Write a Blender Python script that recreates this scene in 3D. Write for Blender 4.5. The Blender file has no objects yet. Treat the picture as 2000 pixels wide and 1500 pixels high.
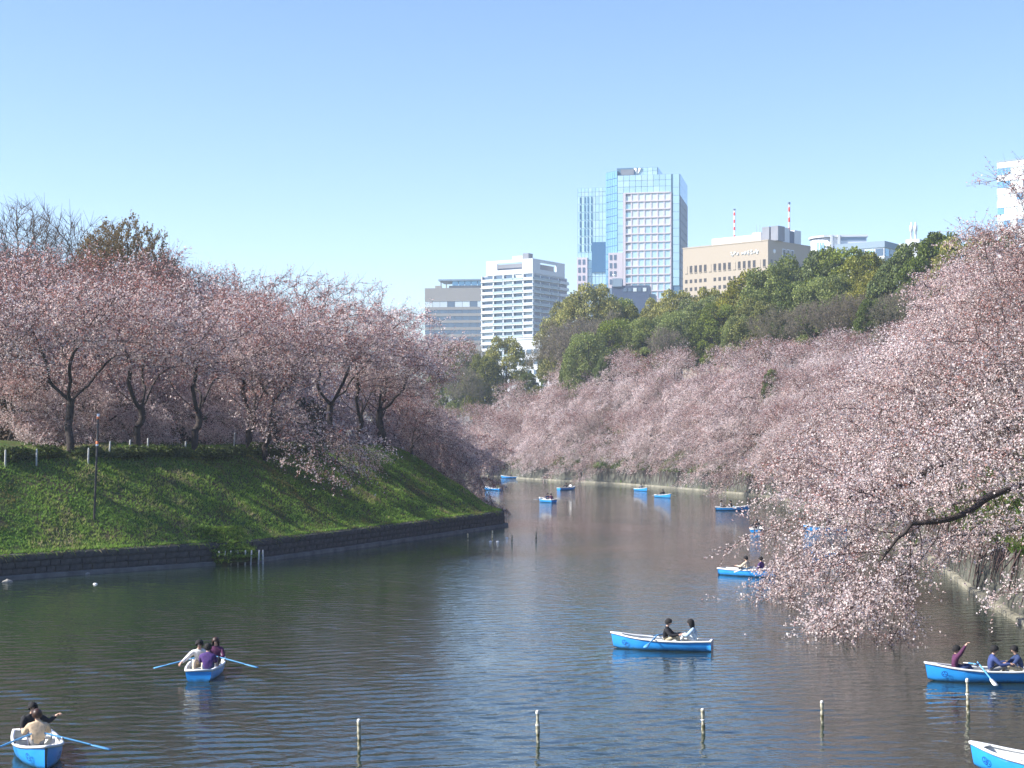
import bpy, bmesh, math, random
import numpy as np
from mathutils import Vector, Matrix

# ------------------------------------------------------------------ camera, sky, sun, exposure
scene = bpy.context.scene
col = scene.collection
F = 3200.0            # focal length in pixels of the 2000 px wide photograph
CAMZ = 8.2            # eye height above the water
HOR = 861.0           # horizon row
cam_data = bpy.data.cameras.new('camera')
cam_data.sensor_width = 36.0
cam_data.lens = 36.0 * F / 2000.0
cam_data.shift_y = (HOR - 750.0) / 2000.0
cam_data.clip_end = 6000.0
cam = bpy.data.objects.new('camera', cam_data)
cam.location = (0, 0, CAMZ)
cam.rotation_euler = (math.radians(90), 0, 0)
col.objects.link(cam)
scene.camera = cam

SUN_EL = math.radians(38)
SUN_AZ = math.atan2(-0.98, -0.20)           # compass style, clockwise from +Y
SUN = Vector((math.sin(SUN_AZ) * math.cos(SUN_EL), math.cos(SUN_AZ) * math.cos(SUN_EL), math.sin(SUN_EL)))
world = bpy.data.worlds.new('World')
scene.world = world
world.use_nodes = True
wn = world.node_tree.nodes
wl = world.node_tree.links
wn.clear()
w_out = wn.new('ShaderNodeOutputWorld')
w_bg = wn.new('ShaderNodeBackground')
sky = wn.new('ShaderNodeTexSky')
sky.sky_type = 'NISHITA'
sky.sun_disc = False
sky.sun_elevation = SUN_EL
sky.sun_rotation = SUN_AZ
sky.altitude = 20
sky.air_density = 1.0
sky.dust_density = 0.0
sky.ozone_density = 2.0
w_bg.inputs['Strength'].default_value = 0.12
w_hs = wn.new('ShaderNodeHueSaturation')
w_hs.inputs['Saturation'].default_value = 1.17
w_hs.inputs['Hue'].default_value = 0.513
wl.new(sky.outputs['Color'], w_hs.inputs['Color'])
w_mx = wn.new('ShaderNodeMix'); w_mx.data_type = 'RGBA'; w_mx.blend_type = 'MULTIPLY'; w_mx.inputs['Factor'].default_value = 1.0
w_mx.inputs['B'].default_value = (1.0, 0.985, 1.0, 1.0)
wl.new(w_hs.outputs['Color'], w_mx.inputs['A'])
wl.new(w_mx.outputs['Result'], w_bg.inputs['Color'])
wl.new(w_bg.outputs['Background'], w_out.inputs['Surface'])

sun_data = bpy.data.lights.new('sun', 'SUN')
sun_data.energy = 5.0
sun_data.angle = math.radians(0.53)
sun_data.color = (1.0, 0.955, 0.88)
sun = bpy.data.objects.new('sun', sun_data)
sun.rotation_euler = (-SUN).to_track_quat('-Z', 'Y').to_euler()
sun.location = (-60, -30, 80)
col.objects.link(sun)

scene.view_settings.view_transform = 'Standard'
scene.view_settings.look = 'None'
scene.view_settings.gamma = 1.0
scene.view_settings.exposure = 1.0
scene.view_settings.use_curve_mapping = False
scene.render.engine = 'CYCLES'
scene.cycles.max_bounces = 6
scene.cycles.diffuse_bounces = 3
scene.cycles.glossy_bounces = 3
scene.cycles.transmission_bounces = 3
scene.cycles.volume_bounces = 0
scene.cycles.use_denoising = True

# ------------------------------------------------------------------ helpers
def at(px, py, Y):
    """world point on the sight line of a photo pixel at depth Y"""
    return Vector(((px - 1000.0) / F * Y, Y, CAMZ - (py - HOR) / F * Y))

def onwater(px, py):
    Y = CAMZ * F / (py - HOR)
    return Vector(((px - 1000.0) / F * Y, Y, 0.0))

MATS = {}
def new_mat(name):
    m = bpy.data.materials.new(name)
    m.use_nodes = True
    nt = m.node_tree
    b = nt.nodes['Principled BSDF']
    MATS[name] = m
    return m, nt, b

def mat(name, color, rough=0.6, metal=0.0, var=0.12, scale=3.0, spec=0.4, bump=0.0, coat=0.0, streak=0.0):
    """painted / solid surface with a little uneven colour and fine relief"""
    m, nt, b = new_mat(name)
    n, l = nt.nodes, nt.links
    tc = n.new('ShaderNodeTexCoord')
    nz = n.new('ShaderNodeTexNoise'); nz.inputs['Scale'].default_value = scale; nz.inputs['Detail'].default_value = 6
    mp = n.new('ShaderNodeMapping')
    if streak: mp.inputs['Scale'].default_value = (1, 1, streak)
    l.new(tc.outputs['Object'], mp.inputs['Vector']); l.new(mp.outputs['Vector'], nz.inputs['Vector'])
    cr = n.new('ShaderNodeValToRGB')
    c = Vector(color)
    cr.color_ramp.elements[0].position = 0.3; cr.color_ramp.elements[1].position = 0.7
    cr.color_ramp.elements[0].color = (*[max(0, x * (1 - var)) for x in c], 1)
    cr.color_ramp.elements[1].color = (*[min(1, x * (1 + var)) for x in c], 1)
    l.new(nz.outputs['Fac'], cr.inputs['Fac']); l.new(cr.outputs['Color'], b.inputs['Base Color'])
    b.inputs['Roughness'].default_value = rough
    b.inputs['Metallic'].default_value = metal
    b.inputs['Specular IOR Level'].default_value = spec
    b.inputs['Coat Weight'].default_value = coat
    if bump:
        bp = n.new('ShaderNodeBump'); bp.inputs['Strength'].default_value = bump; bp.inputs['Distance'].default_value = 0.05
        l.new(nz.outputs['Fac'], bp.inputs['Height']); l.new(bp.outputs['Normal'], b.inputs['Normal'])
    return m

def leaf_mat(name, trans=0.35, rough=0.6, spec=0.2, tmul=1.0):
    """thin petals or leaves: the piece's own colour comes from the 'tint' attribute"""
    m, nt, b = new_mat(name)
    n, l = nt.nodes, nt.links
    a = n.new('ShaderNodeAttribute'); a.attribute_name = 'tint'
    oi = n.new('ShaderNodeObjectInfo')
    hsv = n.new('ShaderNodeHueSaturation')
    mr = n.new('ShaderNodeMapRange'); mr.inputs['To Min'].default_value = 0.84; mr.inputs['To Max'].default_value = 1.12
    l.new(oi.outputs['Random'], mr.inputs['Value']); l.new(mr.outputs['Result'], hsv.inputs['Value'])
    mr2 = n.new('ShaderNodeMapRange'); mr2.inputs['To Min'].default_value = 1.12; mr2.inputs['To Max'].default_value = 0.82
    l.new(oi.outputs['Random'], mr2.inputs['Value']); l.new(mr2.outputs['Result'], hsv.inputs['Saturation'])
    l.new(a.outputs['Color'], hsv.inputs['Color'])
    l.new(hsv.outputs['Color'], b.inputs['Base Color'])
    b.inputs['Roughness'].default_value = rough
    b.inputs['Specular IOR Level'].default_value = spec
    t = n.new('ShaderNodeBsdfTranslucent')
    l.new(hsv.outputs['Color'], t.inputs['Color'])
    mx = n.new('ShaderNodeMixShader'); mx.inputs['Fac'].default_value = trans
    l.new(b.outputs['BSDF'], mx.inputs[1]); l.new(t.outputs['BSDF'], mx.inputs[2])
    l.new(mx.outputs['Shader'], n['Material Output'].inputs['Surface'])
    return m

def np_mesh(name, verts, faces, tint=None, material=None, smooth=False, mat_idx=None):
    """mesh from arrays; faces is an (M,k) array or a list of such arrays"""
    me = bpy.data.meshes.new(name)
    verts = np.asarray(verts, dtype=np.float32)
    fl = faces if isinstance(faces, list) else [faces]
    fl = [np.asarray(f, dtype=np.int32) for f in fl if len(f)]
    me.vertices.add(len(verts)); me.vertices.foreach_set('co', verts.ravel())
    loops = np.concatenate([f.ravel() for f in fl])
    tot = np.concatenate([np.full(len(f), f.shape[1], np.int32) for f in fl])
    st = np.concatenate([[0], np.cumsum(tot)[:-1]]).astype(np.int32)
    me.loops.add(len(loops)); me.loops.foreach_set('vertex_index', loops)
    me.polygons.add(len(tot)); me.polygons.foreach_set('loop_start', st); me.polygons.foreach_set('loop_total', tot)
    if smooth: me.polygons.foreach_set('use_smooth', np.ones(len(tot), bool))
    if mat_idx is not None: me.polygons.foreach_set('material_index', np.asarray(mat_idx, np.int32))
    me.update(calc_edges=True)
    if tint is not None:
        at_ = me.attributes.new('tint', 'FLOAT_COLOR', 'POINT')
        c4 = np.ones((len(verts), 4), np.float32); c4[:, :3] = tint
        at_.data.foreach_set('color', c4.ravel())
    if material is not None: me.materials.append(material)
    return me

def obj(name, me, parent=None, loc=None, rz=0.0, scale=None):
    o = bpy.data.objects.new(name, me)
    col.objects.link(o)
    if parent is not None: o.parent = parent
    if loc is not None: o.location = loc
    if rz: o.rotation_euler = (0, 0, rz)
    if scale is not None: o.scale = scale
    return o

def tag(o, label=None, cat=None, group=None, kind=None):
    if label: o['label'] = label
    if cat: o['category'] = cat
    if group: o['group'] = group
    if kind: o['kind'] = kind
    return o

def empty(name, loc, rz=0.0, label=None, cat=None, group=None):
    o = bpy.data.objects.new(name, None)
    o.empty_display_size = 0.3
    col.objects.link(o)
    o.location = loc; o.rotation_euler = (0, 0, rz)
    return tag(o, label, cat, group)

def tubes(p0, p1, r0, r1, k):
    """separate k-sided tapered tubes for many segments at once"""
    p0 = np.asarray(p0, float); p1 = np.asarray(p1, float)
    r0 = np.asarray(r0, float); r1 = np.asarray(r1, float)
    d = p1 - p0
    L = np.linalg.norm(d, axis=1, keepdims=True); d = d / np.maximum(L, 1e-6)
    ref = np.where(np.abs(d[:, 2:3]) < 0.9, np.array([[0, 0, 1.0]]), np.array([[1.0, 0, 0]]))
    u = np.cross(d, ref); u /= np.linalg.norm(u, axis=1, keepdims=True)
    v = np.cross(d, u)
    an = np.arange(k) * 2 * np.pi / k
    ring = np.cos(an)[None, :, None] * u[:, None, :] + np.sin(an)[None, :, None] * v[:, None, :]
    V = np.concatenate([p0[:, None, :] + ring * r0[:, None, None], p1[:, None, :] + ring * r1[:, None, None]], axis=1)
    n = len(p0)
    i = np.arange(k); j = (i + 1) % k
    q = np.stack([i, j, j + k, i + k], axis=1)
    Fq = (np.arange(n) * 2 * k)[:, None, None] + q[None]
    return V.reshape(-1, 3), Fq.reshape(-1, 4)

def quads(rng, c, s, up_bias=0.0):
    """small square faces of half size s at c, turned every way"""
    n = len(c)
    nrm = rng.normal(size=(n, 3)); nrm[:, 2] += up_bias
    nrm /= np.linalg.norm(nrm, axis=1, keepdims=True)
    a = rng.normal(size=(n, 3))
    u = np.cross(nrm, a); u /= np.maximum(np.linalg.norm(u, axis=1, keepdims=True), 1e-6)
    v = np.cross(nrm, u)
    s = np.asarray(s, float).reshape(-1, 1) * np.ones((n, 1))
    e = s * rng.uniform(0.6, 1.0, (n, 1))
    V = np.stack([c - u * s - v * e * 0.4, c + v * e * -1.0 + u * s * 0.3, c + u * s + v * e * 0.4, c + v * e - u * s * 0.3], axis=1)
    Fq = np.arange(n * 4).reshape(n, 4)
    return V.reshape(-1, 3), Fq

_box_cache = {}
def box_mesh(material, key=''):
    k = (material.name, key)
    if k not in _box_cache:
        bm = bmesh.new(); bmesh.ops.create_cube(bm, size=1.0)
        me = bpy.data.meshes.new('block'); bm.to_mesh(me); bm.free()
        me.materials.append(material)
        _box_cache[k] = me
    return _box_cache[k]

def box(name, material, c, size, parent=None, rz=0.0):
    o = obj(name, box_mesh(material), parent, c, rz, size)
    return o

def join_boxes(name, material, items, parent=None):
    """many small boxes (centre, size) as one mesh"""
    base = np.array([[x, y, z] for x in (-.5, .5) for y in (-.5, .5) for z in (-.5, .5)])
    q = np.array([[0, 1, 3, 2], [4, 6, 7, 5], [0, 4, 5, 1], [2, 3, 7, 6], [0, 2, 6, 4], [1, 5, 7, 3]])
    V, Fq = [], []
    for i, (c, s) in enumerate(items):
        V.append(base * np.array(s) + np.array(c)); Fq.append(q + 8 * i)
    return obj(name, np_mesh(name, np.concatenate(V), np.concatenate(Fq), material=material), parent)

ORD = ['first', 'second', 'third', 'fourth', 'fifth', 'sixth', 'seventh', 'eighth', 'ninth', 'tenth', 'eleventh', 'twelfth',
       'thirteenth', 'fourteenth', 'fifteenth', 'sixteenth', 'seventeenth', 'eighteenth', 'nineteenth', 'twentieth']
def ordn(i):
    if i < 20: return ORD[i]
    tens, one = divmod(i + 1, 10)
    if one == 0: return {3: 'thirtieth', 4: 'fortieth', 5: 'fiftieth', 6: 'sixtieth'}[tens]
    return {2: 'twenty', 3: 'thirty', 4: 'forty', 5: 'fifty', 6: 'sixty'}[tens] + '-' + ORD[one - 1]
# ------------------------------------------------------------------ shoreline and terrain
SHORE_RAW = [(-75, 5), (-75, 20), (-58, 48), (-45, 69.5), (-37, 84), (-30.2, 96.5), (-18.2, 109.6), (-17.2, 111.2), (-11.8, 125.6),
             (-6, 142), (-1.6, 154.5), (-0.75, 157.2), (-0.75, 159.2), (-1.8, 161.5), (-3.2, 167), (-4.5, 174), (-7.5, 184), (-13, 198),
             (-24, 216), (-42, 238), (-62, 262), (-80, 290), (-88, 330), (-84, 385), (-62, 402), (-40, 402), (-20, 394), (-4.75, 380), (2.2, 355), (13.3, 328),
             (22.9, 305), (33, 265), (38, 240), (38.6, 220), (37, 185), (33.0, 140), (29.0, 112), (25.6, 92), (23.0, 74), (21.5, 55), (21.5, 30), (23, 5)]
def chaikin(P, keep=()):
    out = []
    n = len(P)
    for i in range(n):
        a, b = np.array(P[i], float), np.array(P[(i + 1) % n], float)
        out += [a * .8 + b * .2, a * .2 + b * .8]
    return out
SHORE = np.array(chaikin(SHORE_RAW))
_A = SHORE; _B = np.roll(SHORE, -1, axis=0)

def shore_dist(X, Y):
    """signed distance to the waterline (positive on land) and which side it belongs to"""
    P = np.stack([X.ravel(), Y.ravel()], axis=1)
    best = np.full(len(P), 1e9); idx = np.zeros(len(P), int)
    inside = np.zeros(len(P), bool)
    for i in range(len(_A)):
        a, b = _A[i], _B[i]
        ab = b - a
        t = np.clip(((P - a) @ ab) / (ab @ ab), 0, 1)
        q = a + t[:, None] * ab
        d = np.hypot(*(P - q).T)
        m = d < best
        best[m] = d[m]; idx[m] = i
        c = ((a[1] > P[:, 1]) != (b[1] > P[:, 1]))
        with np.errstate(divide='ignore', invalid='ignore'):
            xx = (b[0] - a[0]) * (P[:, 1] - a[1]) / (b[1] - a[1]) + a[0]
        inside ^= c & (P[:, 0] < xx)
    best = np.where(inside, -best, best)
    return best.reshape(X.shape), idx.reshape(X.shape)

N_LEFT = int(np.argmin(np.hypot(SHORE[:, 0] + 62, SHORE[:, 1] - 402)))    # shore points before this belong to the left bank
LEFT_P = np.array([(0, 1.45), (.9, 1.55), (2, 2.15), (7, 5.7), (9, 6.95), (11, 7.75), (14, 8.05), (400, 8.3)])
RIGHT_P = np.array([(0, 2.7), (.9, 2.85), (2.5, 4.0), (6, 7.0), (12, 12.0), (20, 17.5), (30, 21.0), (45, 22.2), (400, 23)])

def vnoise(x, y, seed=0):
    """smooth value noise"""
    xi = np.floor(x).astype(int); yi = np.floor(y).astype(int)
    fx = x - xi; fy = y - yi
    fx = fx * fx * (3 - 2 * fx); fy = fy * fy * (3 - 2 * fy)
    def h(a, b):
        n = (a * 374761393 + b * 668265263 + seed * 982451653) & 0xffffffff
        n = ((n ^ (n >> 13)) * 1274126177) & 0xffffffff
        return ((n ^ (n >> 16)) & 0xffff) / 65535.0
    return (h(xi, yi) * (1 - fx) + h(xi + 1, yi) * fx) * (1 - fy) + (h(xi, yi + 1) * (1 - fx) + h(xi + 1, yi + 1) * fx) * fy

def ground_z(X, Y, with_noise=True):
    X = np.atleast_1d(np.asarray(X, float)); Y = np.atleast_1d(np.asarray(Y, float))
    d, idx = shore_dist(X, Y)
    zl = np.interp(d, LEFT_P[:, 0], LEFT_P[:, 1])
    zr = np.interp(d, RIGHT_P[:, 0], RIGHT_P[:, 1])
    # the far bank gets lower where the moat bends away to the left
    low = np.clip((X + 0.02 * (Y - 380) + 8) / 22, 0, 1) ; low = low * low * (3 - 2 * low)
    low = np.where(Y < 330, 1.0, low)
    zr = np.where(zr > 2.85, 2.85 + (zr - 2.85) * (0.42 + 0.58 * low), zr)
    left = (idx < N_LEFT)
    z = np.where(left, zl, zr)
    z = np.where((Y < 12) & (d > 0) & (np.abs(X) < 24), np.minimum(z, 6.4), z)
    if with_noise:
        amp = np.clip((d - 1.0) / 2, 0, 1)
        z = z + amp * ((vnoise(X * .45, Y * .45, 1) - .5) * .35 + (vnoise(X * 1.3, Y * 1.3, 2) - .5) * .12)
    z = np.where(d < 0.35, -2.5, z)
    return z, d, left

def gz(x, y):
    return float(ground_z([x], [y], False)[0][0])

def axis(lo, hi, segs):
    """grid lines: segs = [(from, to, step)], growing outside"""
    a = [segs[0][0]]
    for f, t, s in segs:
        n = int(round((t - f) / s))
        a += list(f + (np.arange(n) + 1) * (t - f) / n)
    s = segs[-1][2]; x = a[-1]
    while x < hi:
        s *= 1.35; x += s; a.append(x)
    s = segs[0][2]; x = a[0]; pre = []
    while x > lo:
        s *= 1.35; x -= s; pre.append(x)
    return np.array(pre[::-1] + a)

gx = axis(-2600, 2600, [(-64, -46, 1.0), (-46, 5, 0.55), (5, 45, .75), (45, 75, 1.2)])
gy = axis(-900, 4200, [(2, 60, 1.2), (60, 180, 0.62), (180, 420, 1.0)])
GX, GY = np.meshgrid(gx, gy)
GZ, GD, GL = ground_z(GX, GY)
GZ = GZ.reshape(GX.shape)
nx, ny = len(gx), len(gy)
ii = np.arange(nx * ny).reshape(ny, nx)
gf = np.stack([ii[:-1, :-1], ii[:-1, 1:], ii[1:, 1:], ii[1:, :-1]], axis=-1).reshape(-1, 4)

# earth and grass
m, nt, b = new_mat('earth')
n, l = nt.nodes, nt.links
tc = n.new('ShaderNodeTexCoord')
n1 = n.new('ShaderNodeTexNoise'); n1.inputs['Scale'].default_value = 0.35; n1.inputs['Detail'].default_value = 8; n1.inputs['Roughness'].default_value = .7
n2 = n.new('ShaderNodeTexNoise'); n2.inputs['Scale'].default_value = 4.0; n2.inputs['Detail'].default_value = 6
l.new(tc.outputs['Object'], n1.inputs['Vector']); l.new(tc.outputs['Object'], n2.inputs['Vector'])
c1 = n.new('ShaderNodeValToRGB')
for e, p, c in zip(c1.color_ramp.elements, (0.40, 0.62), ((.055, .110, .020, 1), (.10, .085, .045, 1))): e.position = p; e.color = c
mx = n.new('ShaderNodeMix'); mx.data_type = 'RGBA'; mx.blend_type = 'OVERLAY'; mx.inputs['Factor'].default_value = .5
l.new(n1.outputs['Fac'], c1.inputs['Fac']); l.new(c1.outputs['Color'], mx.inputs['A']); l.new(n2.outputs['Color'], mx.inputs['B'])
l.new(mx.outputs['Result'], b.inputs['Base Color'])
b.inputs['Roughness'].default_value = .95; b.inputs['Specular IOR Level'].default_value = .1
bp = n.new('ShaderNodeBump'); bp.inputs['Strength'].default_value = .6; bp.inputs['Distance'].default_value = .15
l.new(n2.outputs['Fac'], bp.inputs['Height']); l.new(bp.outputs['Normal'], b.inputs['Normal'])
ground = obj('ground', np_mesh('ground', np.stack([GX.ravel(), GY.ravel(), GZ.ravel()], 1), gf, material=m, smooth=True))
tag(ground, kind='structure')

# water
m, nt, b = new_mat('moat_water')
n, l = nt.nodes, nt.links
tc = n.new('ShaderNodeTexCoord')
def wave(scale, detail, sx, sy, rot=0.0):
    mp = n.new('ShaderNodeMapping'); mp.inputs['Scale'].default_value = (sx, sy, 1); mp.inputs['Rotation'].default_value = (0, 0, rot)
    nz = n.new('ShaderNodeTexNoise'); nz.inputs['Scale'].default_value = scale; nz.inputs['Detail'].default_value = detail; nz.inputs['Roughness'].default_value = .55
    l.new(tc.outputs['Object'], mp.inputs['Vector']); l.new(mp.outputs['Vector'], nz.inputs['Vector'])
    return nz.outputs['Fac']
w1 = wave(1.5, 3, 0.75, 1.0, 0.25)
w2 = wave(5.0, 2, 0.8, 1.0, -0.2)
wp = wave(0.035, 3, 1.0, 1.0)
ma = n.new('ShaderNodeMath'); ma.operation = 'MULTIPLY_ADD'; ma.inputs[1].default_value = .30
l.new(w2, ma.inputs[0]); l.new(w1, ma.inputs[2])
pr = n.new('ShaderNodeMapRange'); pr.inputs['From Min'].default_value = .35; pr.inputs['From Max'].default_value = .65
pr.inputs['To Min'].default_value = .40; pr.inputs['To Max'].default_value = 1.25
l.new(wp, pr.inputs['Value'])
mm = n.new('ShaderNodeMath'); mm.operation = 'MULTIPLY'
l.new(ma.outputs[0], mm.inputs[0]); l.new(pr.outputs['Result'], mm.inputs[1])
bp = n.new('ShaderNodeBump'); bp.inputs['Strength'].default_value = 1.0; bp.inputs['Distance'].default_value = .042
l.new(mm.outputs[0], bp.inputs['Height']); l.new(bp.outputs['Normal'], b.inputs['Normal'])
b.inputs['Base Color'].default_value = (.016, .028, .019, 1)
b.inputs['Roughness'].default_value = .03
b.inputs['IOR'].default_value = 1.47
wx = axis(-150, 62, [(-36, 26, .145)]); wy = axis(-60, 445, [(34, 108, .14)])
WX, WY = np.meshgrid(wx, wy)
wrng = np.random.default_rng(3)
WZ = np.zeros_like(WX)
for i in range(26):
    lam = .32 * (1.1 / .32) ** wrng.uniform()
    th = wrng.normal() * .55 + 1.75
    kx, ky = 2 * np.pi / lam * math.cos(th), 2 * np.pi / lam * math.sin(th)
    env = .35 + 1.3 * vnoise(WX * .16 + i * 7.7 + 60, WY * .10 + i * 3.1 + 60, 40 + i % 5)
    WZ += .0125 * lam / (2 * np.pi) * env * np.sin(kx * WX + ky * WY + wrng.uniform(0, 6.28))
patch = .55 + .8 * vnoise(WX * .045 + 31, WY * .045 + 31, 55)
fade = np.clip((108 - WY) / 14, 0, 1) * np.clip((WY - 34) / 3, 0, 1) * np.clip((WX + 36) / 4, 0, 1) * np.clip((26 - WX) / 4, 0, 1)
WZ *= patch * fade
ii = np.arange(WX.size).reshape(WX.shape)
wf = np.stack([ii[:-1, :-1], ii[:-1, 1:], ii[1:, 1:], ii[1:, :-1]], axis=-1).reshape(-1, 4)
water = obj('water', np_mesh('water', np.stack([WX.ravel(), WY.ravel(), WZ.ravel()], 1), wf, material=m, smooth=True))
tag(water, kind='structure')

# ------------------------------------------------------------------ retaining walls
def offset_line(P, d):
    P = np.asarray(P, float)
    t = np.gradient(P, axis=0); t /= np.linalg.norm(t, axis=1, keepdims=True)
    nrm = np.stack([-t[:, 1], t[:, 0]], 1)
    return P + nrm * d, nrm

def resample(P, step):
    P = np.asarray(P, float)
    s = np.concatenate([[0], np.cumsum(np.hypot(*np.diff(P, axis=0).T))])
    k = max(2, int(s[-1] / step) + 1)
    u = np.linspace(0, s[-1], k)
    return np.stack([np.interp(u, s, P[:, 0]), np.interp(u, s, P[:, 1])], 1)

def sweep(P, profile, jit=None):
    """profile [(d, z)] swept along P; d is measured towards the land"""
    rows = []
    for d, z in profile:
        Q, _ = offset_line(P, d)
        rows.append(np.column_stack([Q, np.full(len(Q), z)]))
    V = np.stack(rows, 1)
    if jit is not None: V = V + jit(V)
    a, k = V.shape[:2]
    ii = np.arange(a * k).reshape(a, k)
    fq = np.stack([ii[:-1, :-1], ii[1:, :-1], ii[1:, 1:], ii[:-1, 1:]], -1).reshape(-1, 4)
    return V.reshape(-1, 3), fq

i_tipend = int(np.argmin(np.hypot(SHORE[:, 0] + 24, SHORE[:, 1] - 216)))
LEFT_LINE = resample(SHORE[2:i_tipend], 0.8)
RIGHT_LINE = resample(SHORE[N_LEFT - 2:len(SHORE) - 1], 1.0)

stone_m = mat('dark_stone', (.070, .068, .066), .85, var=.45, scale=1.4, bump=.5)
core_m = mat('mossy_stone', (.060, .062, .050), .9, var=.5, scale=.9, bump=.5)
conc_m = mat('old_concrete', (.13, .13, .115), .9, var=.35, scale=1.2, bump=.3)
rng = np.random.default_rng(5)

lw = empty('retaining_wall', (0, 0, 0), label='low dark stone wall below the grassy bank', cat='wall')
V, fq = sweep(LEFT_LINE, [(.10, -1.0), (.12, 1.40), (.30, 1.47), (1.15, 1.50), (1.2, -1.0)])
obj('wall_core', np_mesh('wall_core', V, fq, material=core_m), lw)
V, fq = sweep(LEFT_LINE, [(-.42, -1.0), (-.40, .20), (-.36, .24), (.14, .26)])
obj('footing', np_mesh('footing', V, fq, material=conc_m), lw)
stones = []
for k in range(6):
    bm = bmesh.new(); bmesh.ops.create_cube(bm, size=1.0)
    for v in bm.verts:
        v.co += Vector(rng.normal(size=3)) * .035
    bmesh.ops.bevel(bm, geom=list(bm.edges), offset=.09, segments=1, affect='EDGES')
    me = bpy.data.meshes.new('stone'); bm.to_mesh(me); bm.free(); me.materials.append(stone_m); stones.append(me)
vis = LEFT_LINE[(LEFT_LINE[:, 1] > 88)]
vis = vis[:int(np.argmin(np.hypot(vis[:, 0] + 3.2, vis[:, 1] - 167)))]
sl = np.concatenate([[0], np.cumsum(np.hypot(*np.diff(vis, axis=0).T))])
for row in range(3):
    s = 0.1 + .4 * (row % 2)
    while s < sl[-1] - 1:
        w = rng.uniform(.62, 1.05)
        c = np.array([np.interp(s + w / 2, sl, vis[:, 0]), np.interp(s + w / 2, sl, vis[:, 1])])
        c2 = np.array([np.interp(s + w / 2 + .2, sl, vis[:, 0]), np.interp(s + w / 2 + .2, sl, vis[:, 1])])
        t = (c2 - c) / np.linalg.norm(c2 - c); nn = np.array([-t[1], t[0]])
        h = .395
        p = c + nn * (.14 + rng.uniform(-.03, .03))
        o = obj('stone', stones[rng.integers(6)], lw, (p[0], p[1], .24 + h / 2 + row * h), math.atan2(t[1], t[0]), (w * .97, .3, h * .96))
        s += w

rw = empty('retaining_wall', (0, 0, 0), label='tall grey stone wall along the water under the cherry slope', cat='wall')
RL = resample(RIGHT_LINE, .7)
def jit(V):
    a = (vnoise(V[..., 0] * 1.1 + V[..., 1] * .9, V[..., 2] * 2.0, 7) - .5) * .30
    out = np.zeros_like(V); out[..., 0] = -a; out[..., 1] = -a * .3
    return out
rw_m = mat('grey_wall_stone', (.095, .095, .075), .9, var=.55, scale=1.1, bump=.7)
V, fq = sweep(RL, [(-.05, -1.0)] + [(0.0 + .05 * q, .2 + .42 * q) for q in range(7)] + [(1.2, 2.85), (1.3, -1.0)], jit)
obj('wall_face', np_mesh('wall_face', V, fq, material=rw_m), rw)
V, fq = sweep(RL, [(-.34, -1.0), (-.33, .18), (-.30, .22), (.10, .24)])
obj('footing', np_mesh('footing', V, fq, material=mat('pale_concrete', (.22, .205, .155), .9, var=.4, scale=.8)), rw)
# ------------------------------------------------------------------ trees
bark_m = mat('cherry_bark', (.045, .034, .030), .9, var=.5, scale=5, bump=.5)
greybark_m = mat('grey_bark', (.16, .135, .115), .9, var=.35, scale=5, bump=.4)
twig_m = mat('reddish_twigs', (.085, .055, .050), .85, var=.3, scale=8)
blossom_m = leaf_mat('cherry_blossom', .42, .6, .15)
leaf_m = leaf_mat('evergreen_leaf', .28, .5, .3)
budleaf_m = leaf_mat('young_leaf', .45, .6, .2)

def unit(v): return v / max(np.linalg.norm(v), 1e-9)

def grow(rng, trunk, A, step=.5, infl=9.0, kill=.8, iters=90, trop=(0, 0, 0)):
    """branches that grow towards the points A (space colonisation); trunk = list of polylines, the first from the ground"""
    N, P = [], []
    for line in trunk:
        line = [np.array(p, float) for p in line]
        if not N:
            N.append(line[0]); P.append(-1); last = 0
        else:
            last = int(np.argmin([np.linalg.norm(q - line[0]) for q in N]))
        for a, b in zip(line[:-1], line[1:]):
            k = max(1, int(np.linalg.norm(b - a) / step))
            wob = rng.normal(size=3) * .10 * np.linalg.norm(b - a)
            for j in range(1, k + 1):
                t = j / k
                N.append(a + (b - a) * t + wob * math.sin(math.pi * t)); P.append(last); last = len(N) - 1
    N = np.array(N); P = list(P)
    A = np.asarray(A, float); trop = np.array(trop)
    D = np.linalg.norm(A[:, None] - N[None], axis=2)
    near = D.argmin(1); dist = D.min(1)
    tries = {}
    for it in range(iters):
        act = dist < infl
        if not act.any(): break
        idx = near[act]
        v = A[act] - N[idx]; v /= np.maximum(np.linalg.norm(v, axis=1, keepdims=True), 1e-6)
        S = np.zeros_like(N); np.add.at(S, idx, v)
        g = np.unique(idx)
        dirs = S[g]; dirs /= np.maximum(np.linalg.norm(dirs, axis=1, keepdims=True), 1e-6)
        dirs = dirs + trop + rng.normal(size=dirs.shape) * .16
        dirs /= np.linalg.norm(dirs, axis=1, keepdims=True)
        keep = np.array([tries.get(int(q), 0) < 3 for q in g])
        for q in g: tries[int(q)] = tries.get(int(q), 0) + 1
        if not keep.any(): break
        g2 = g[keep]; new = N[g2] + dirs[keep] * step
        base = len(N)
        N = np.concatenate([N, new]); P += [int(q) for q in g2]
        D = np.linalg.norm(A[:, None] - new[None], axis=2)
        dn = D.min(1); m = dn < dist
        near[m] = base + D.argmin(1)[m]; dist[m] = dn[m]
        alive = dist > kill
        A, near, dist = A[alive], near[alive], dist[alive]
        if len(A) == 0: break
    return N, np.array(P)

def radii(N, P, tip=.012, ex=2.35):
    r = np.zeros(len(N))
    acc = np.zeros(len(N))
    for i in range(len(N) - 1, 0, -1):
        r[i] = max(tip, acc[i] ** (1 / ex) if acc[i] > 0 else tip)
        acc[P[i]] += r[i] ** ex
    r[0] = acc[0] ** (1 / ex) * 1.25
    return r

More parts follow.
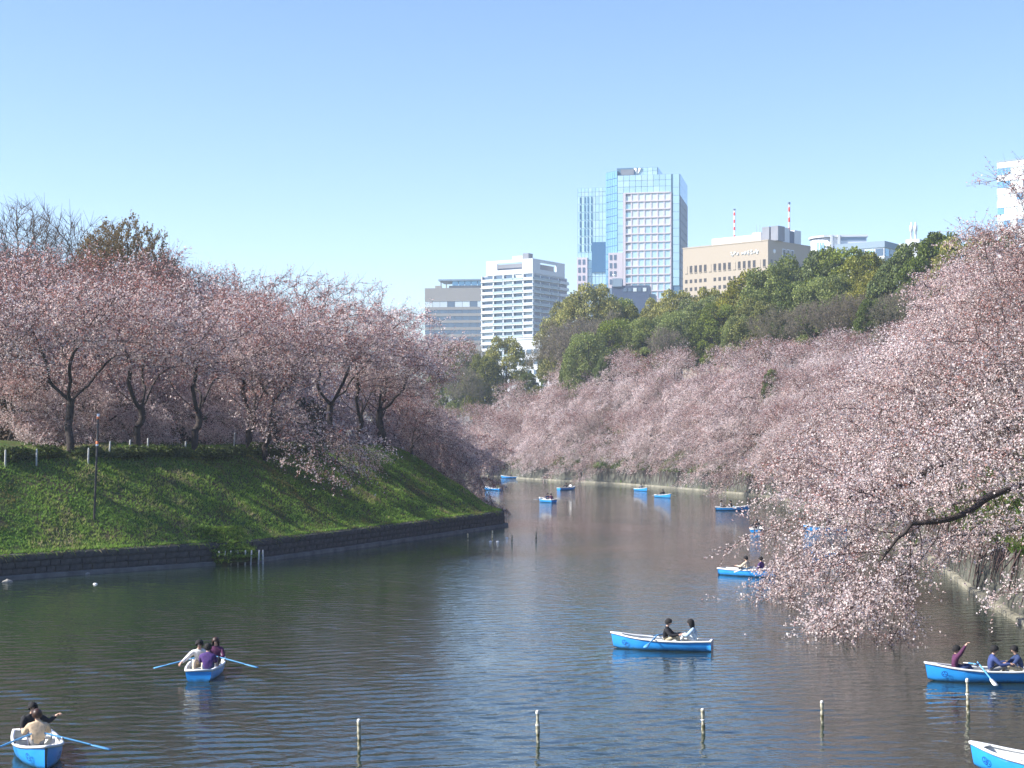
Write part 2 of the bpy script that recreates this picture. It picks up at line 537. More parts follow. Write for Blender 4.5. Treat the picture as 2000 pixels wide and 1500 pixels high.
def pads(rng, n_pads, center_fn, per, thick):
    """attraction points in flat, tilted sprays"""
    out = []
    for i in range(n_pads):
        c, ax, ay, tilt = center_fn(i)
        p = rng.normal(size=(per, 3)) * .5
        p = p / np.maximum(1, np.linalg.norm(p, axis=1, keepdims=True))
        p = p * np.array([ax, ay, thick])
        out.append(p + np.asarray(c) + np.column_stack([np.zeros(per), np.zeros(per), (p[:, :2] @ np.asarray(tilt))]))
    return np.concatenate(out)

PETAL = np.array([(.85, .69, .645), (.90, .80, .765), (.82, .605, .565), (.88, .75, .705)])
BUD = np.array([(.62, .27, .225), (.50, .22, .17), (.68, .36, .31), (.40, .20, .15)])

def cherry_mesh(name, rng, trunk, A, step=.42, kill=.62, trop=(0, 0, -.05), twigs=4, tl=(.45, 1.15), per=9, size=(.05, .085),
                bud_lo=.45, bud_base=.20, droop=-.25, spread=.55, clus=4, tri=True, rmax=.055, trunk_r=None, tip=.012):
    N, P = grow(rng, trunk, A, step=step, kill=kill, trop=trop)
    r = radii(N, P, tip)
    if trunk_r: r *= np.where(r > .05, 1 + (trunk_r / r[0] - 1) * np.clip((r - .05) / (r[0] - .05), 0, 1), 1)
    i = np.arange(1, len(N))
    big = i[r[i] > .05]; small = i[r[i] <= .05]
    def seg(ix, k):
        pr = np.minimum(r[P[ix]], r[ix] * 1.5)
        return tubes(N[P[ix]], N[ix] + (N[ix] - N[P[ix]]) * .06, pr, r[ix], k)
    V1, F1 = seg(big, 7)
    V2, F2 = seg(small, 3)
    # twigs
    d = N[i] - N[P[i]]; d /= np.maximum(np.linalg.norm(d, axis=1, keepdims=True), 1e-6)
    thin = r[i] < rmax
    src = np.repeat(N[i][thin], twigs, 0); sd = np.repeat(d[thin], twigs, 0)
    src = src - sd * rng.uniform(0, step, (len(src), 1))
    zz = src[:, 2]; zlo, zhi = np.percentile(N[:, 2], 8), N[:, 2].max()
    h = np.clip((zz - zlo) / (zhi - zlo), 0, 1)
    hs = np.clip((h - bud_lo) / (1 - bud_lo), 0, 1); hs = hs * hs * (3 - 2 * hs)
    td = sd * .7 + rng.normal(size=sd.shape) * spread
    td[:, 2] += droop * (1 - hs) + .38 * hs
    td /= np.linalg.norm(td, axis=1, keepdims=True)
    L = rng.uniform(*tl, (len(td), 1)) * (1 + .15 * hs[:, None])
    mid = src + td * L * .5
    td2 = td + rng.normal(size=td.shape) * .15; td2[:, 2] -= .10 * (1 - hs); td2 /= np.linalg.norm(td2, axis=1, keepdims=True)
    end = mid + td2 * L * .5
    n = len(src)
    end = src + (end - src) * 1.0; mid = (src + end) / 2
    V3, F3 = tubes(src, end, np.full(n, tip * .75), np.full(n, tip * .3), 3)
    # flowers along the twigs: clusters
    flow2 = vnoise(src[:, 0] * .8 + src[:, 2] * .7 + 80, src[:, 1] * .8 + src[:, 2] * .3 + 80, 13)
    flow = vnoise(src[:, 0] * .55 + src[:, 2] * .4 + 40, src[:, 1] * .55 + 40, 3)
    budp = np.clip(bud_base + .6 * hs + (.5 - flow2) * 1.1, 0.02, .93)
    cnt = rng.poisson(per * np.clip(1.1 - .35 * hs, .3, 2) * np.clip(.1 + 1.8 * flow, .15, 1.9))
    ix = np.repeat(np.arange(n), cnt)
    t = (np.floor(rng.uniform(0, clus, len(ix))) + .6 + rng.uniform(-.12, .12, len(ix)))[:, None] / clus
    c = np.where(t < .5, src[ix] + (mid[ix] - src[ix]) * t * 2, mid[ix] + (end[ix] - mid[ix]) * (t * 2 - 1))
    s0 = (size[0] + size[1]) / 2
    c = c + rng.normal(size=c.shape) * s0 * 1.05
    isb = rng.uniform(size=len(ix)) < budp[ix]
    s = rng.uniform(*size, len(ix)) * np.where(isb, .72, 1.0) * (1.3 if tri else 1.0)
    V4, F4 = quads(rng, c, s, .7)
    nv_ = 4
    if tri:
        V4 = V4.reshape(-1, 4, 3)[:, :3].reshape(-1, 3); F4 = np.arange(len(V4)).reshape(-1, 3); nv_ = 3
    tint = np.where(isb[:, None], BUD[rng.integers(4, size=len(ix))], PETAL[rng.integers(4, size=len(ix))])
    tint = tint * rng.uniform(.92, 1.07, (len(ix), 1))
    tint = np.repeat(np.clip(tint, 0, .92), nv_, 0)
    me_t = np_mesh(name + '_trunk', V1, F1, material=bark_m, smooth=True)
    me_b = np_mesh(name + '_branches', np.concatenate([V2, V3]), [np.concatenate([F2, F3 + len(V2)])], material=twig_m)
    me_c = np_mesh(name + '_crown', V4, F4, tint, blossom_m)
    return {'trunk': me_t, 'branches': me_b, 'crown': me_c, 'h': float(N[:, 2].max())}

def cherry_lean(seed, limb=(.40, .55), thick=.75, reach=7.0, height=9.0, width=6.5, low=-2.5, npads=44, per=60, tsize=(.05, .085), perf=7.5, **kw):
    """a cherry on a bank: short trunk, limbs sweeping out over the water (local +x) and drooping"""
    rng = np.random.default_rng(seed)
    def cf(i):
        u = (i + .5) / npads
        if i % 3 == 2:      # upper crown
            a = rng.uniform(0, 2 * np.pi); q = rng.uniform(.1, .85)
            c = (np.cos(a) * width * .55 * q + reach * .12, np.sin(a) * width * .8 * q, height * rng.uniform(.72, 1.0) * (1 - .25 * q * q))
            return c, rng.uniform(1.6, 2.4), rng.uniform(1.6, 2.4), (-.10, 0)
        q = rng.uniform(.0, 1.0) ** .7
        y = rng.uniform(-1, 1) * width * (.85 - .25 * q)
        top = height * (.85 - .45 * q); bot = max(low, 2.6 - (2.6 - low) * q * 1.15)
        z = bot + (top - bot) * rng.uniform(0, 1)
        c = (-1.0 + (reach + 1.0) * q, y, z)
        return c, rng.uniform(1.9, 3.0), rng.uniform(1.4, 2.1), (-.22 - .25 * q, 0)
    A = pads(rng, npads, cf, per, thick)
    f = rng.uniform(1.6, 2.4)
    top = (.5, rng.uniform(-.3, .3), f)
    trunk = [[(0, 0, -1.2), (.15, 0, f * .5), top]]
    for k in range(3):
        a = rng.uniform(-.35, .35) + (k - 1) * .8
        rr = reach * rng.uniform(*limb)
        if limb[1] > .6:
            z_ = f + (k - 1) * 1.6
            trunk.append([top, (.5 + rr * .30 * math.cos(a), rr * .30 * math.sin(a), z_ + 1.0), (.5 + rr * .62 * math.cos(a * .8), rr * .62 * math.sin(a * .8), z_ + rng.uniform(.2, .9)), (.5 + rr * math.cos(a * .9), rr * math.sin(a * .9), z_ - rng.uniform(.6, 1.8))])
            continue
        trunk.append([top, (.5 + rr * .5 * math.cos(a), rr * .5 * math.sin(a), f + rng.uniform(.8, 1.6)), (.5 + rr * math.cos(a), rr * math.sin(a), f + rng.uniform(.6, 2.0))])
    a = rng.uniform(2.2, 4.0)
    trunk.append([top, (.3 + 1.0 * math.cos(a), 1.0 * math.sin(a), f + 1.6), (.3 + 1.8 * math.cos(a), 1.8 * math.sin(a), f + 3.4)])
    trunk.append([top, (.6, rng.uniform(-.8, .8), f + 1.9), (1.0, rng.uniform(-1.4, 1.4), f + 3.6)])
    return cherry_mesh('cherry_lean_%d' % seed, rng, trunk, A, size=tsize, per=perf, trunk_r=.30 if limb[1] < .6 else .42, **{'spread': .38, 'tl': (.6, 1.5), 'clus': 5, **kw})

def cherry_vase(seed, height=12.0, width=6.5, zlo=.36, sag=3.0, back=0, npads=44, per=60, tsize=(.05, .085), perf=5, **kw):
    """a cherry on level ground: forked trunk, spreading crown, a fine upright fringe on top"""
    rng = np.random.default_rng(seed)
    def cf(i):
        a = i * 2.4 + rng.uniform(-.4, .4); q = math.sqrt(rng.uniform(.03, 1))
        z = height * (zlo + (.95 - zlo) * rng.uniform(0, 1) ** .8 * (1 - .38 * q * q)) - sag * q * q * rng.uniform(0, 1)
        x_ = np.cos(a) * width * q
        if back:
            if x_ < -3.2: x_ = -x_
            x_ += 1.2; z = max(z, 4.6 + back * max(0, -x_))
        return (x_, np.sin(a) * width * q, z), rng.uniform(1.5, 2.5), rng.uniform(1.5, 2.5), tuple(np.array([np.cos(a), np.sin(a)]) * (-.18 * q))
    A = pads(rng, npads, cf, per, .8)
    f = rng.uniform(1.5, 2.6) if zlo < .4 else rng.uniform(2.4, 3.2)
    top = (rng.uniform(-.3, .3), rng.uniform(-.3, .3), f)
    trunk = [[(0, 0, -.8), (.05, 0, f * .5), top]]
    a0 = rng.uniform(0, 6.28)
    for k in range(4):
        a = a0 + k * 1.57 + rng.uniform(-.4, .4)
        rr = width * rng.uniform(.28, .45); up = rng.uniform(2.2, 4.0)
        trunk.append([top, (rr * .55 * math.cos(a), rr * .55 * math.sin(a), f + up * .42), (rr * math.cos(a), rr * math.sin(a), f + up)])
    return cherry_mesh('cherry_vase_%d' % seed, rng, trunk, A, size=tsize, per=perf, trunk_r=.27 if zlo < .4 else .36, droop=-.12, **kw)

def bare_tree(seed, height, width, base_f=.28, npads=30, per=40, up=.35, twig_len=(.6, 1.4), twigs=3, leaf=0, leaf_cols=None, leaf_s=(.06, .12),
              bark=None, twm=None, tip=.014, step=.6, trunk_r=.35):
    """leafless or just budding broadleaf tree: fan of rising limbs and fine twigs"""
    rng = np.random.default_rng(seed)
    def cf(i):
        a = i * 2.4 + rng.uniform(-.5, .5); q = math.sqrt(rng.uniform(.0, 1))
        z = height * (.42 + (.56 - .26 * q * q) * rng.uniform(.25, 1) ** .7)
        return (np.cos(a) * width * q, np.sin(a) * width * q, z), width * .26, width * .26, (0, 0)
    A = pads(rng, npads, cf, per, height * .09)
    f = height * base_f
    trunk = [[(0, 0, -1.0), (.1, .1, f * .6), (0, 0, f)]]
    a0 = rng.uniform(0, 6.28)
    for k in range(5):
        a = a0 + k * 1.257; rr = width * rng.uniform(.2, .42)
        trunk.append([(0, 0, f), (rr * .4 * math.cos(a), rr * .4 * math.sin(a), f + height * .14), (rr * math.cos(a), rr * math.sin(a), f + height * rng.uniform(.26, .36))])
    N, P = grow(rng, trunk, A, step=step, kill=.95, trop=(0, 0, up))
    r = radii(N, P, tip)
    r *= np.where(r > .05, 1 + (trunk_r / r[0] - 1) * np.clip((r - .05) / (r[0] - .05), 0, 1), 1)
    i = np.arange(1, len(N))
    big = i[r[i] > .06]; small = i[r[i] <= .06]
    V1, F1 = tubes(N[P[big]], N[big], np.minimum(r[P[big]], r[big] * 1.5), r[big], 7)
    V2, F2 = tubes(N[P[small]], N[small], np.minimum(r[P[small]], r[small] * 1.5), r[small], 3)
    d = N[i] - N[P[i]]; d /= np.maximum(np.linalg.norm(d, axis=1, keepdims=True), 1e-6)
    thin = r[i] < .05
    src = np.repeat(N[i][thin], twigs, 0); sd = np.repeat(d[thin], twigs, 0)
    td = sd + rng.normal(size=sd.shape) * .45; td[:, 2] += .35; td /= np.linalg.norm(td, axis=1, keepdims=True)
    L = rng.uniform(*twig_len, (len(td), 1)); end = src + td * L
    V3, F3 = tubes(src, end, np.full(len(src), tip * .8), np.full(len(src), tip * .35), 3)
    res = {'trunk': np_mesh('bare_trunk', V1, F1, material=bark or greybark_m, smooth=True),
           'branches': np_mesh('bare_branches', np.concatenate([V2, V3]), np.concatenate([F2, F3 + len(V2)]), material=twm or greybark_m),
           'h': float(end[:, 2].max())}
    if leaf:
        ix = rng.integers(len(src), size=leaf)
        c = src[ix] + td[ix] * L[ix] * rng.uniform(.2, 1.05, (leaf, 1)) + rng.normal(size=(leaf, 3)) * .08
        V4, F4 = quads(rng, c, rng.uniform(*leaf_s, leaf), .3)
        cols = np.array(leaf_cols)[rng.integers(len(leaf_cols), size=leaf)] * rng.uniform(.8, 1.2, (leaf, 1))
        res['crown'] = np_mesh('budding_crown', V4, F4, np.repeat(cols, 4, 0), budleaf_m)
    return res

def evergreen(seed, height=17.0, width=7.0, n=26000, cols=((.20, .215, .040), (.28, .28, .050), (.13, .15, .032), (.34, .30, .06)), leaf_s=(.11, .21), clumps=46, lo=.18):
    """dense round-topped broadleaf evergreen: leaves on many billowing clumps round a limbed trunk"""
    rng = np.random.default_rng(seed)
    cc, cr = [], []
    for i in range(clumps):
        a = i * 2.4 + rng.uniform(-.3, .3); u = (i + .5) / clumps
        z = lo + (1 - lo) * u
        rad = math.sqrt(max(0, 1 - (max(0, (z - .50)) / .52) ** 2)) * (1 if z > .45 else .70 + .3 * z / .45)
        q = rng.uniform(.62, .98)
        cc.append((np.cos(a) * width * rad * q, np.sin(a) * width * rad * q, height * (z * .93)))
        cr.append(width * rng.uniform(.20, .34) * (1.1 - .3 * u))
    cc, cr = np.array(cc), np.array(cr)
    w = cr ** 2 / (cr ** 2).sum()
    k = rng.choice(clumps, size=n, p=w)
    v = rng.normal(size=(n, 3)); v /= np.linalg.norm(v, axis=1, keepdims=True)
    v[:, 2] = np.where(v[:, 2] < -.35, -v[:, 2] * .6, v[:, 2])
    lump = 1 + .22 * (vnoise(v[:, 0] * 3 + k * 7.1, v[:, 1] * 3 + v[:, 2] * 3.3, 11) - .4)
    c = cc[k] + v * (cr[k] * rng.uniform(.72, 1.04, n) * lump)[:, None] * np.array([1, 1, .82])
    V, Fq = quads(rng, c, rng.uniform(*leaf_s, n), .5)
    clump_tone = rng.uniform(.75, 1.25, clumps)
    ci = np.clip((rng.normal(size=n) * .8 + 1.2 + 1.0 * (vnoise(cc[k][:, 0] + 9, cc[k][:, 2], 4) - .3)), 0, len(cols) - 1).astype(int)
    tint = np.array(cols)[ci] * (clump_tone[k] * rng.uniform(.8, 1.2, n))[:, None]
    trunk = [(0, 0, -1.5), (.1, .05, height * .2), (0, 0, height * .42)]
    p0 = [trunk[0], trunk[1]]; p1 = [trunk[1], trunk[2]]; r0 = [.42, .36]; r1 = [.36, .26]
    for q in range(0, clumps, 2):
        st = np.array([0, 0, height * rng.uniform(.22, .42)]); en = cc[q]
        mid = (st + en) / 2 + np.array([0, 0, .6])
        p0 += [st, mid]; p1 += [mid, en]; r0 += [.14, .09]; r1 += [.09, .04]
    V1, F1 = tubes(p0, p1, r0, r1, 5)
    return {'trunk': np_mesh('evergreen_trunk', V1, F1, material=bark_m, smooth=True),
            'crown': np_mesh('evergreen_crown', V, Fq, np.repeat(tint, 4, 0), leaf_m), 'h': height}

def plant(name, proto, loc, rz, s, label, cat, group=None, sz=None):
    e = empty(name, loc, rz, label, cat, group)
    e.scale = (s, s, sz or s)
    for part in ('trunk', 'branches', 'crown'):
        if part in proto: obj(part, proto[part], e)
    return e
# ------------------------------------------------------------------ planting
LEAN = [cherry_lean(11, thick=.5, npads=36), cherry_lean(12, thick=.5, npads=36, reach=8.0, height=8.5), cherry_lean(13, thick=.5, npads=36, reach=6.5, height=9.5, width=5.8), cherry_lean(14, thick=.5, npads=36, reach=9.0, height=8.0, low=-4.0)]
VASE = [cherry_vase(21, bud_base=.36), cherry_vase(22, height=12.5, width=6.4, bud_base=.36), cherry_vase(23, height=11.5, width=5.6, bud_base=.4), cherry_vase(24, height=12.0, width=6.2, bud_base=.36)]
DROOP = cherry_lean(15, reach=7.5, height=6.5, width=4.5, npads=22, per=44, perf=4.5, twigs=3, bud_base=.3)
HIGH = [cherry_vase(25, height=12.5, width=5.6, zlo=.46, sag=.6, back=1.5, npads=40, per=50, perf=5.5, twigs=3, bud_base=.36), cherry_vase(26, height=12.0, width=5.2, zlo=.46, sag=.8, back=1.5, npads=38, per=50, perf=5.5, twigs=3, bud_base=.36)]
EVER = [evergreen(31), evergreen(32, 16, 7.5, cols=((.22, .225, .040), (.33, .30, .055), (.13, .15, .03), (.38, .33, .07))),
        evergreen(33, 15, 6.0, cols=((.11, .15, .032), (.15, .185, .038), (.075, .105, .025), (.18, .20, .042))), evergreen(34, 17, 8.0, cols=((.17, .215, .040), (.23, .265, .048), (.12, .155, .03), (.28, .29, .055)))]
GREYT = [bare_tree(41, 14, 6.5, twigs=7, npads=44, per=50, up=.15, leaf=9000, leaf_cols=((.25, .21, .13), (.28, .24, .15), (.21, .20, .10))),
         bare_tree(42, 13, 6.0, twigs=7, npads=44, per=50, up=.12, leaf=9000, leaf_cols=((.28, .225, .17), (.25, .20, .15), (.22, .20, .11)))]

prng = random.Random(4)
placed = []
def free(x, y, r):
    return all((x - a) ** 2 + (y - b) ** 2 > r * r for a, b in placed)

# --- left bank: cherry rows along the top of the grassy bank
def along(line, step, d, jit_s, jit_d, ymin, ymax, xmin=-999, xmax=999):
    Q = resample(line, step)
    R, nn = offset_line(Q, d)
    out = []
    for p, n_ in zip(R, nn):
        j = prng.uniform(-jit_s, jit_s); k = prng.uniform(-jit_d, jit_d)
        x = p[0] + n_[0] * k - n_[1] * j; y = p[1] + n_[1] * k + n_[0] * j
        if ymin < y < ymax and xmin < x < xmax: out.append((x, y, n_))
    return out

def seen(x, y, m=.04):
    return abs(x / max(y, 1)) < .3125 + m

lf = along(LEFT_LINE, 7.6, 11.0, 1.5, .8, 84, 230)
k = 0
for x, y, nn in lf:
    if not seen(x, y, .07) or y > 168: continue
    placed.append((x, y))
    px_ = 1000 + F * x / y
    lean = False
    proto = LEAN[prng.randrange(3)] if lean else HIGH[prng.randrange(2)]
    rz = math.atan2(-nn[1], -nn[0]) + prng.uniform(-.4, .4) if lean else math.atan2(-nn[1], -nn[0]) + prng.uniform(-.3, .3)
    s = prng.uniform(1.0, 1.15) * (1.2 if lean else 1.0) * (1.0 + .12 * min(1, max(0, (y - 115) / 20)) - .26 * min(1, max(0, (y - 143) / 22)))
    plant('cherry_tree', proto, (x, y, gz(x, y)), rz, s, 'pink cherry tree beside the fence on the grassy bank, %s from the near end' % ordn(k), 'tree', 'cherry trees along the grassy bank')
    k += 1
k = 0
for d_, st in ((30, 6.4), (37, 6.4), (45, 7)):
    for x, y, nn in along(LEFT_LINE, st, d_, 1.5, 1.5, 84, 270):
        if not seen(x, y, .05) or not free(x, y, 4.2): continue
        dd = shore_dist(np.array([x]), np.array([y]))[0][0]
        if dd < 8: continue
        placed.append((x, y))
        plant('cherry_tree', VASE[prng.randrange(4)], (x, y, gz(x, y)), prng.uniform(0, 6.28), prng.uniform(1.32, 1.5) * (1.0 + .12 * min(1, max(0, (y - 130) / 40))),
              'cherry tree in the crowded rows behind the fence trees, %s from the near end' % ordn(k), 'tree', 'back rows of cherry trees on the grassy bank')
        k += 1

for i_, (px, Y, s, a, pi_) in enumerate(((512, 129.5, 1.1, .2, 1), (655, 140, .5, .3, 2), (800, 158, .7, .3, 1))):
    x = (px - 1000) / F * Y
    placed.append((x, Y))
    plant('cherry_tree', DROOP, (x, Y, gz(x, Y)), math.atan2(-.45, .9) + a, s, 'cherry tree drooping over the top of the grass slope, %s from the pole' % ordn(i_), 'tree', 'cherry trees drooping over the grass slope')
for i_, (x, y, a, s, pi_) in enumerate(((-12.0, 171.5, -.25, 1.0, 1), (-13.0, 179.0, -.05, 1.2, 3), (-16.5, 187.0, .0, 1.25, 1), (-19.0, 196.0, .1, 1.3, 3), (-25.0, 206.0, .2, 1.35, 1), (-21.5, 178.0, -.3, 1.25, 2), (-27.0, 190.0, 0, 1.4, 0), (-32.0, 203.0, 0, 1.5, 1))):
    placed.append((x, y))
    plant('cherry_tree', LEAN[pi_], (x, y, gz(x, y)), a, s, 'cherry tree leaning over the water behind the grassy point, %s from the point' % ordn(i_), 'tree', 'cherry trees behind the grassy point')
for i_, (x, y, nn) in enumerate(along(LEFT_LINE, 12, 26, 1.5, 1.5, 140, 180)):
    dd = shore_dist(np.array([x]), np.array([y]))[0][0]
    if dd < 9 or not free(x, y, 3.5): continue
    placed.append((x, y))
    plant('cherry_tree', VASE[prng.randrange(4)], (x, y, gz(x, y)), prng.uniform(0, 6.28), prng.uniform(.92, 1.0), 'cherry tree in the second row near the grassy point, %s in line' % ordn(i_), 'tree', 'second row cherry trees near the point')
for i_, (px, d_) in enumerate(((20, 16.5), (110, 17.5), (205, 16.5), (300, 17.5), (395, 17.0), (470, 17.5))):
    for Y in np.arange(98, 170, .5):      # first point on this line of sight that lies d_ behind the waterline
        x = (px - 1000) / F * Y
        if shore_dist(np.array([x]), np.array([Y]))[0][0] > d_: break
    plant('cherry_tree', LEAN[i_ % 3], (x, Y, gz(x, Y)), -.75 + prng.uniform(-.5, .5), prng.uniform(.62, .78), 'low spreading cherry between the bank trunks and the dark bushes, %s from the near end' % ordn(i_), 'tree', 'low cherries behind the bank trunks')
# tall trees behind the left cherries
big_bare = bare_tree(51, 26, 7.0, base_f=.4, npads=40, per=60, up=.45, twigs=5, twig_len=(.8, 2.2), trunk_r=.55, tip=.024, step=.8, bark=bark_m, twm=mat('tan_twigs', (.15, .115, .085), .9))
budding = bare_tree(52, 24, 7.5, base_f=.3, npads=60, per=60, up=.15, twigs=5, twig_len=(.6, 1.4), leaf=36000, leaf_s=(.07, .13), trunk_r=.5, tip=.016, step=.7,
                    leaf_cols=((.26, .17, .065), (.20, .15, .05), (.16, .13, .045), (.30, .19, .08)))
p = at(95, 375, 172); z0 = gz(p.x, p.y)
plant('zelkova_tree', big_bare, (p.x, p.y, z0), 0.4, 1.3, 'tall leafless tree with a fan of fine grey branches', 'tree', sz=(p.z - z0) / big_bare['h'])
p = at(248, 412, 165); z0 = gz(p.x, p.y)
plant('budding_tree', budding, (p.x, p.y, z0), 1.0, .72, 'tall bushy tree with olive brown spring buds beside the leafless tree', 'tree', sz=(p.z - z0) / budding['h'])
p = at(-30, 486, 160); z0 = gz(p.x, p.y)
plant('evergreen_tree', EVER[2], (p.x - 3.0, p.y, z0), 1.0, (p.z - z0) / EVER[2]['h'], 'dark evergreen tree peeping over the cherries below the leafless tree', 'tree')

# dark backing of trees and bushes that closes the view under the left cherries
for i_, (x, y) in enumerate(((-74, 170), (-66, 182), (-58, 196), (-50, 205), (-42, 212), (-60, 225), (-70, 205), (-80, 190))):
    proto = EVER[(2, 0, 3)[i_ % 3]]
    if gz(x, y) < 1: continue
    plant('evergreen_tree', proto, (x, y, gz(x, y)), i_ * 1.3, .8, 'dark evergreen glimpsed between the trunks behind the left cherries, %s from the frame edge' % ordn(i_), 'tree', 'evergreens behind the left cherries', sz=.55)

def shrub(seed, rx, ry, rz_, n, cols, s=(.05, .10)):
    g = np.random.default_rng(seed)
    v = g.normal(size=(n, 3)); v /= np.linalg.norm(v, axis=1, keepdims=True); v[:, 2] = np.abs(v[:, 2])
    lump = 1 + .5 * (vnoise(v[:, 0] * 3 + 5, v[:, 1] * 3 + v[:, 2] * 2 + 5, seed) - .5)
    c = v * (g.uniform(.6, 1.0, n) * lump)[:, None] * np.array([rx, ry, rz_])
    V, Fq = quads(g, c, g.uniform(*s, n), .5)
    t = np.array(cols)[g.integers(len(cols), size=n)] * g.uniform(.7, 1.3, (n, 1))
    return np_mesh('shrub', V, Fq, np.repeat(t, 4, 0), leaf_m)
stem_src = np_mesh('stem', *tubes([(0, 0, -.4)], [(.05, .05, .6)], [.08], [.03], 6), material=bark_m)
BUSH = [shrub(81 + q, 2.9, 2.4, 3.0, 5000, c_, (.08, .15)) for q, c_ in enumerate((((.05, .06, .025), (.09, .09, .035)), ((.10, .08, .05), (.14, .10, .07)), ((.06, .085, .025), (.10, .12, .035))))]
k = 0
for d_ in (19.0, 24.0):
    for x, y, nn in along(LEFT_LINE, 4.6, d_, 1.0, 1.5, 84, 215):
        if not seen(x, y, .03) or shore_dist(np.array([x]), np.array([y]))[0][0] < 13: continue
        e = empty('bush', (x, y, gz(x, y) - .1), prng.uniform(0, 6.28), 'rounded bush in the shade between the cherry trunks, %s from the near end' % ordn(k), 'bush', 'bushes between the cherry rows')
        s = prng.uniform(.75, 1.2); e.scale = (s, s, s * prng.uniform(.7, 1.1))
        obj('foliage', BUSH[k % 3], e); obj('stem', stem_src, e); k += 1

# --- right bank: cherries in rows up the slope, leaning out over the water
RTREE = RIGHT_LINE[::-1]                # from the near end towards the far bend
rows = [(4.0, 8.0, 'at the foot of the far slope', 'waterside cherry trees'),
        (10.5, 7.6, 'halfway up the far slope', 'mid-slope cherry trees'),
        (17.0, 8.4, 'in the upper row of the far slope', 'upper slope cherry trees'),
        (23.5, 9.0, 'in the topmost row of the far slope', 'topmost slope cherry trees')]
for ri, (d_, st, phrase, grp) in enumerate(rows):
    k = 0
    for x, y, nn in along(RIGHT_LINE, st, d_, 1.3, 1.4, 118, 440)[::-1]:
        if not (-60 < x < 75) or not seen(x, y, .05): continue
        if y > 395 and x < -34: continue
        if ri == 0 and prng.random() < (.4 if 222 < y < 300 else .15): continue
        if ri == 3 and y > 230: continue
        if ri in (1, 2) and prng.random() < .14: continue
        placed.append((x, y))
        s = prng.uniform(.95, 1.2) * (1.1 if ri >= 2 else 1)
        plant('cherry_tree', LEAN[prng.randrange(4)], (x, y, gz(x, y)), math.atan2(-nn[1], -nn[0]) + prng.uniform(-.45, .45), s,
              'pink cherry tree %s, %s from the near end' % (phrase, ordn(k)), 'tree', grp)
        k += 1

# crest of the hill: evergreens and grey budding trees; (px, top row, depth, kind, width factor)
crest = [
 (1112, 592, 398, 'e1', .85), (1155, 568, 392, 'e1', 1.0), (1200, 588, 400, 'e3', .8), (1085, 632, 388, 'g0', .8), (1130, 622, 372, 'g1', 1.0), (1185, 612, 378, 'g0', .95),
 (1150, 655, 360, 'e3', .7), (1215, 628, 368, 'e3', .95), (1240, 604, 388, 'e0', .9), (1265, 625, 362, 'e3', .8), (1285, 592, 385, 'e1', .7), (1325, 577, 375, 'e1', .9),
 (1372, 588, 365, 'e3', .9), (1330, 612, 350, 'e3', .85), (1300, 640, 345, 'g1', .7), (1400, 600, 345, 'e3', .8), (1440, 575, 352, 'e1', .9), (1388, 573, 378, 'e1', .7),
 (1472, 542, 352, 'e1', 1.0), (1515, 528, 345, 'e3', 1.05), (1478, 590, 330, 'e0', .9), (1440, 622, 330, 'e3', .6), (1560, 512, 345, 'e3', 1.0), (1605, 500, 340, 'e2', 1.0),
 (1655, 494, 335, 'e3', 1.05), (1560, 560, 322, 'e2', .9), (1520, 600, 318, 'g0', 1.0), (1620, 545, 315, 'e3', .8), (1690, 505, 318, 'e0', .9), (1700, 540, 305, 'e1', .6),
 (1745, 520, 300, 'e2', .8), (1785, 486, 296, 'e2', .9), (1835, 466, 290, 'e2', .95), (1880, 480, 285, 'e1', .8), (1660, 575, 300, 'g1', .9), (1590, 590, 305, 'g1', .9),
 (1760, 560, 285, 'g0', .8), (1700, 590, 288, 'e2', .6), (1940, 470, 290, 'e2', .9), (1180, 700, 350, 'e2', .45), (1118, 690, 372, 'e2', .5), (1508, 728, 262, 'e2', .45), (1290, 742, 318, 'e2', .35), (1420, 800, 272, 'e3', .3),
]
wordsE = {0: 'olive', 1: 'yellow-green', 2: 'dark green', 3: 'fresh green'}
ce = {}
for px, py, Y, kd, wf in crest:
    p = at(px, py, Y); z0 = gz(p.x, p.y)
    i_ = int(kd[1]); H = max(p.z - z0, 6.0)
    if kd[0] == 'e':
        proto = EVER[i_]; nm = 'evergreen_tree'; word = wordsE[i_] + ' evergreen tree'
    else:
        proto = GREYT[i_]; nm = 'budding_tree'; word = 'grey-brown budding tree' if i_ == 0 else 'dull mauve budding tree'
    c_ = ce.get(word, 0); ce[word] = c_ + 1
    s = H / proto['h'] * 1.06
    e = plant(nm, proto, (p.x, p.y, z0), prng.uniform(0, 6.28), min(s, 1.15) * wf, '%s on the hilltop, %s of its kind along the crest' % (word, ordn(c_)), 'tree', 'trees along the hilltop', sz=s)
# the green tree and its neighbours at the bend of the moat
for px, py, Y, kd, wf, lab in ((985, 658, 440, 1, .95, 'round yellow-green evergreen standing alone below the white balcony building'),
                               (925, 662, 445, 'g', .95, 'brown budding tree between the pink cherries and the round green tree'),
                               (942, 690, 432, 0, .75, 'olive evergreen filling the gap under the grey office block'),
                               (890, 668, 448, 3, .85, 'fresh green evergreen seen between the pink crowns and the grey office block'),
                               (905, 705, 425, 'g', .8, 'low grey-brown tree at the bend of the moat'),
                               (1030, 728, 412, 2, .5, 'low dark evergreen right of the round yellow-green one'),
                               (1052, 752, 402, 0, .4, 'small olive evergreen at the foot of the low pale building'),
                               (1068, 678, 425, 2, .42, 'small dark conical evergreen beside the low pale building')):
    p = at(px, py, Y); z0 = gz(p.x, p.y)
    proto = GREYT[0] if kd == 'g' else EVER[kd]
    plant('budding_tree' if kd == 'g' else 'evergreen_tree', proto, (p.x, p.y, z0), 2.0, wf, lab, 'tree', sz=(p.z - z0) / proto['h'])

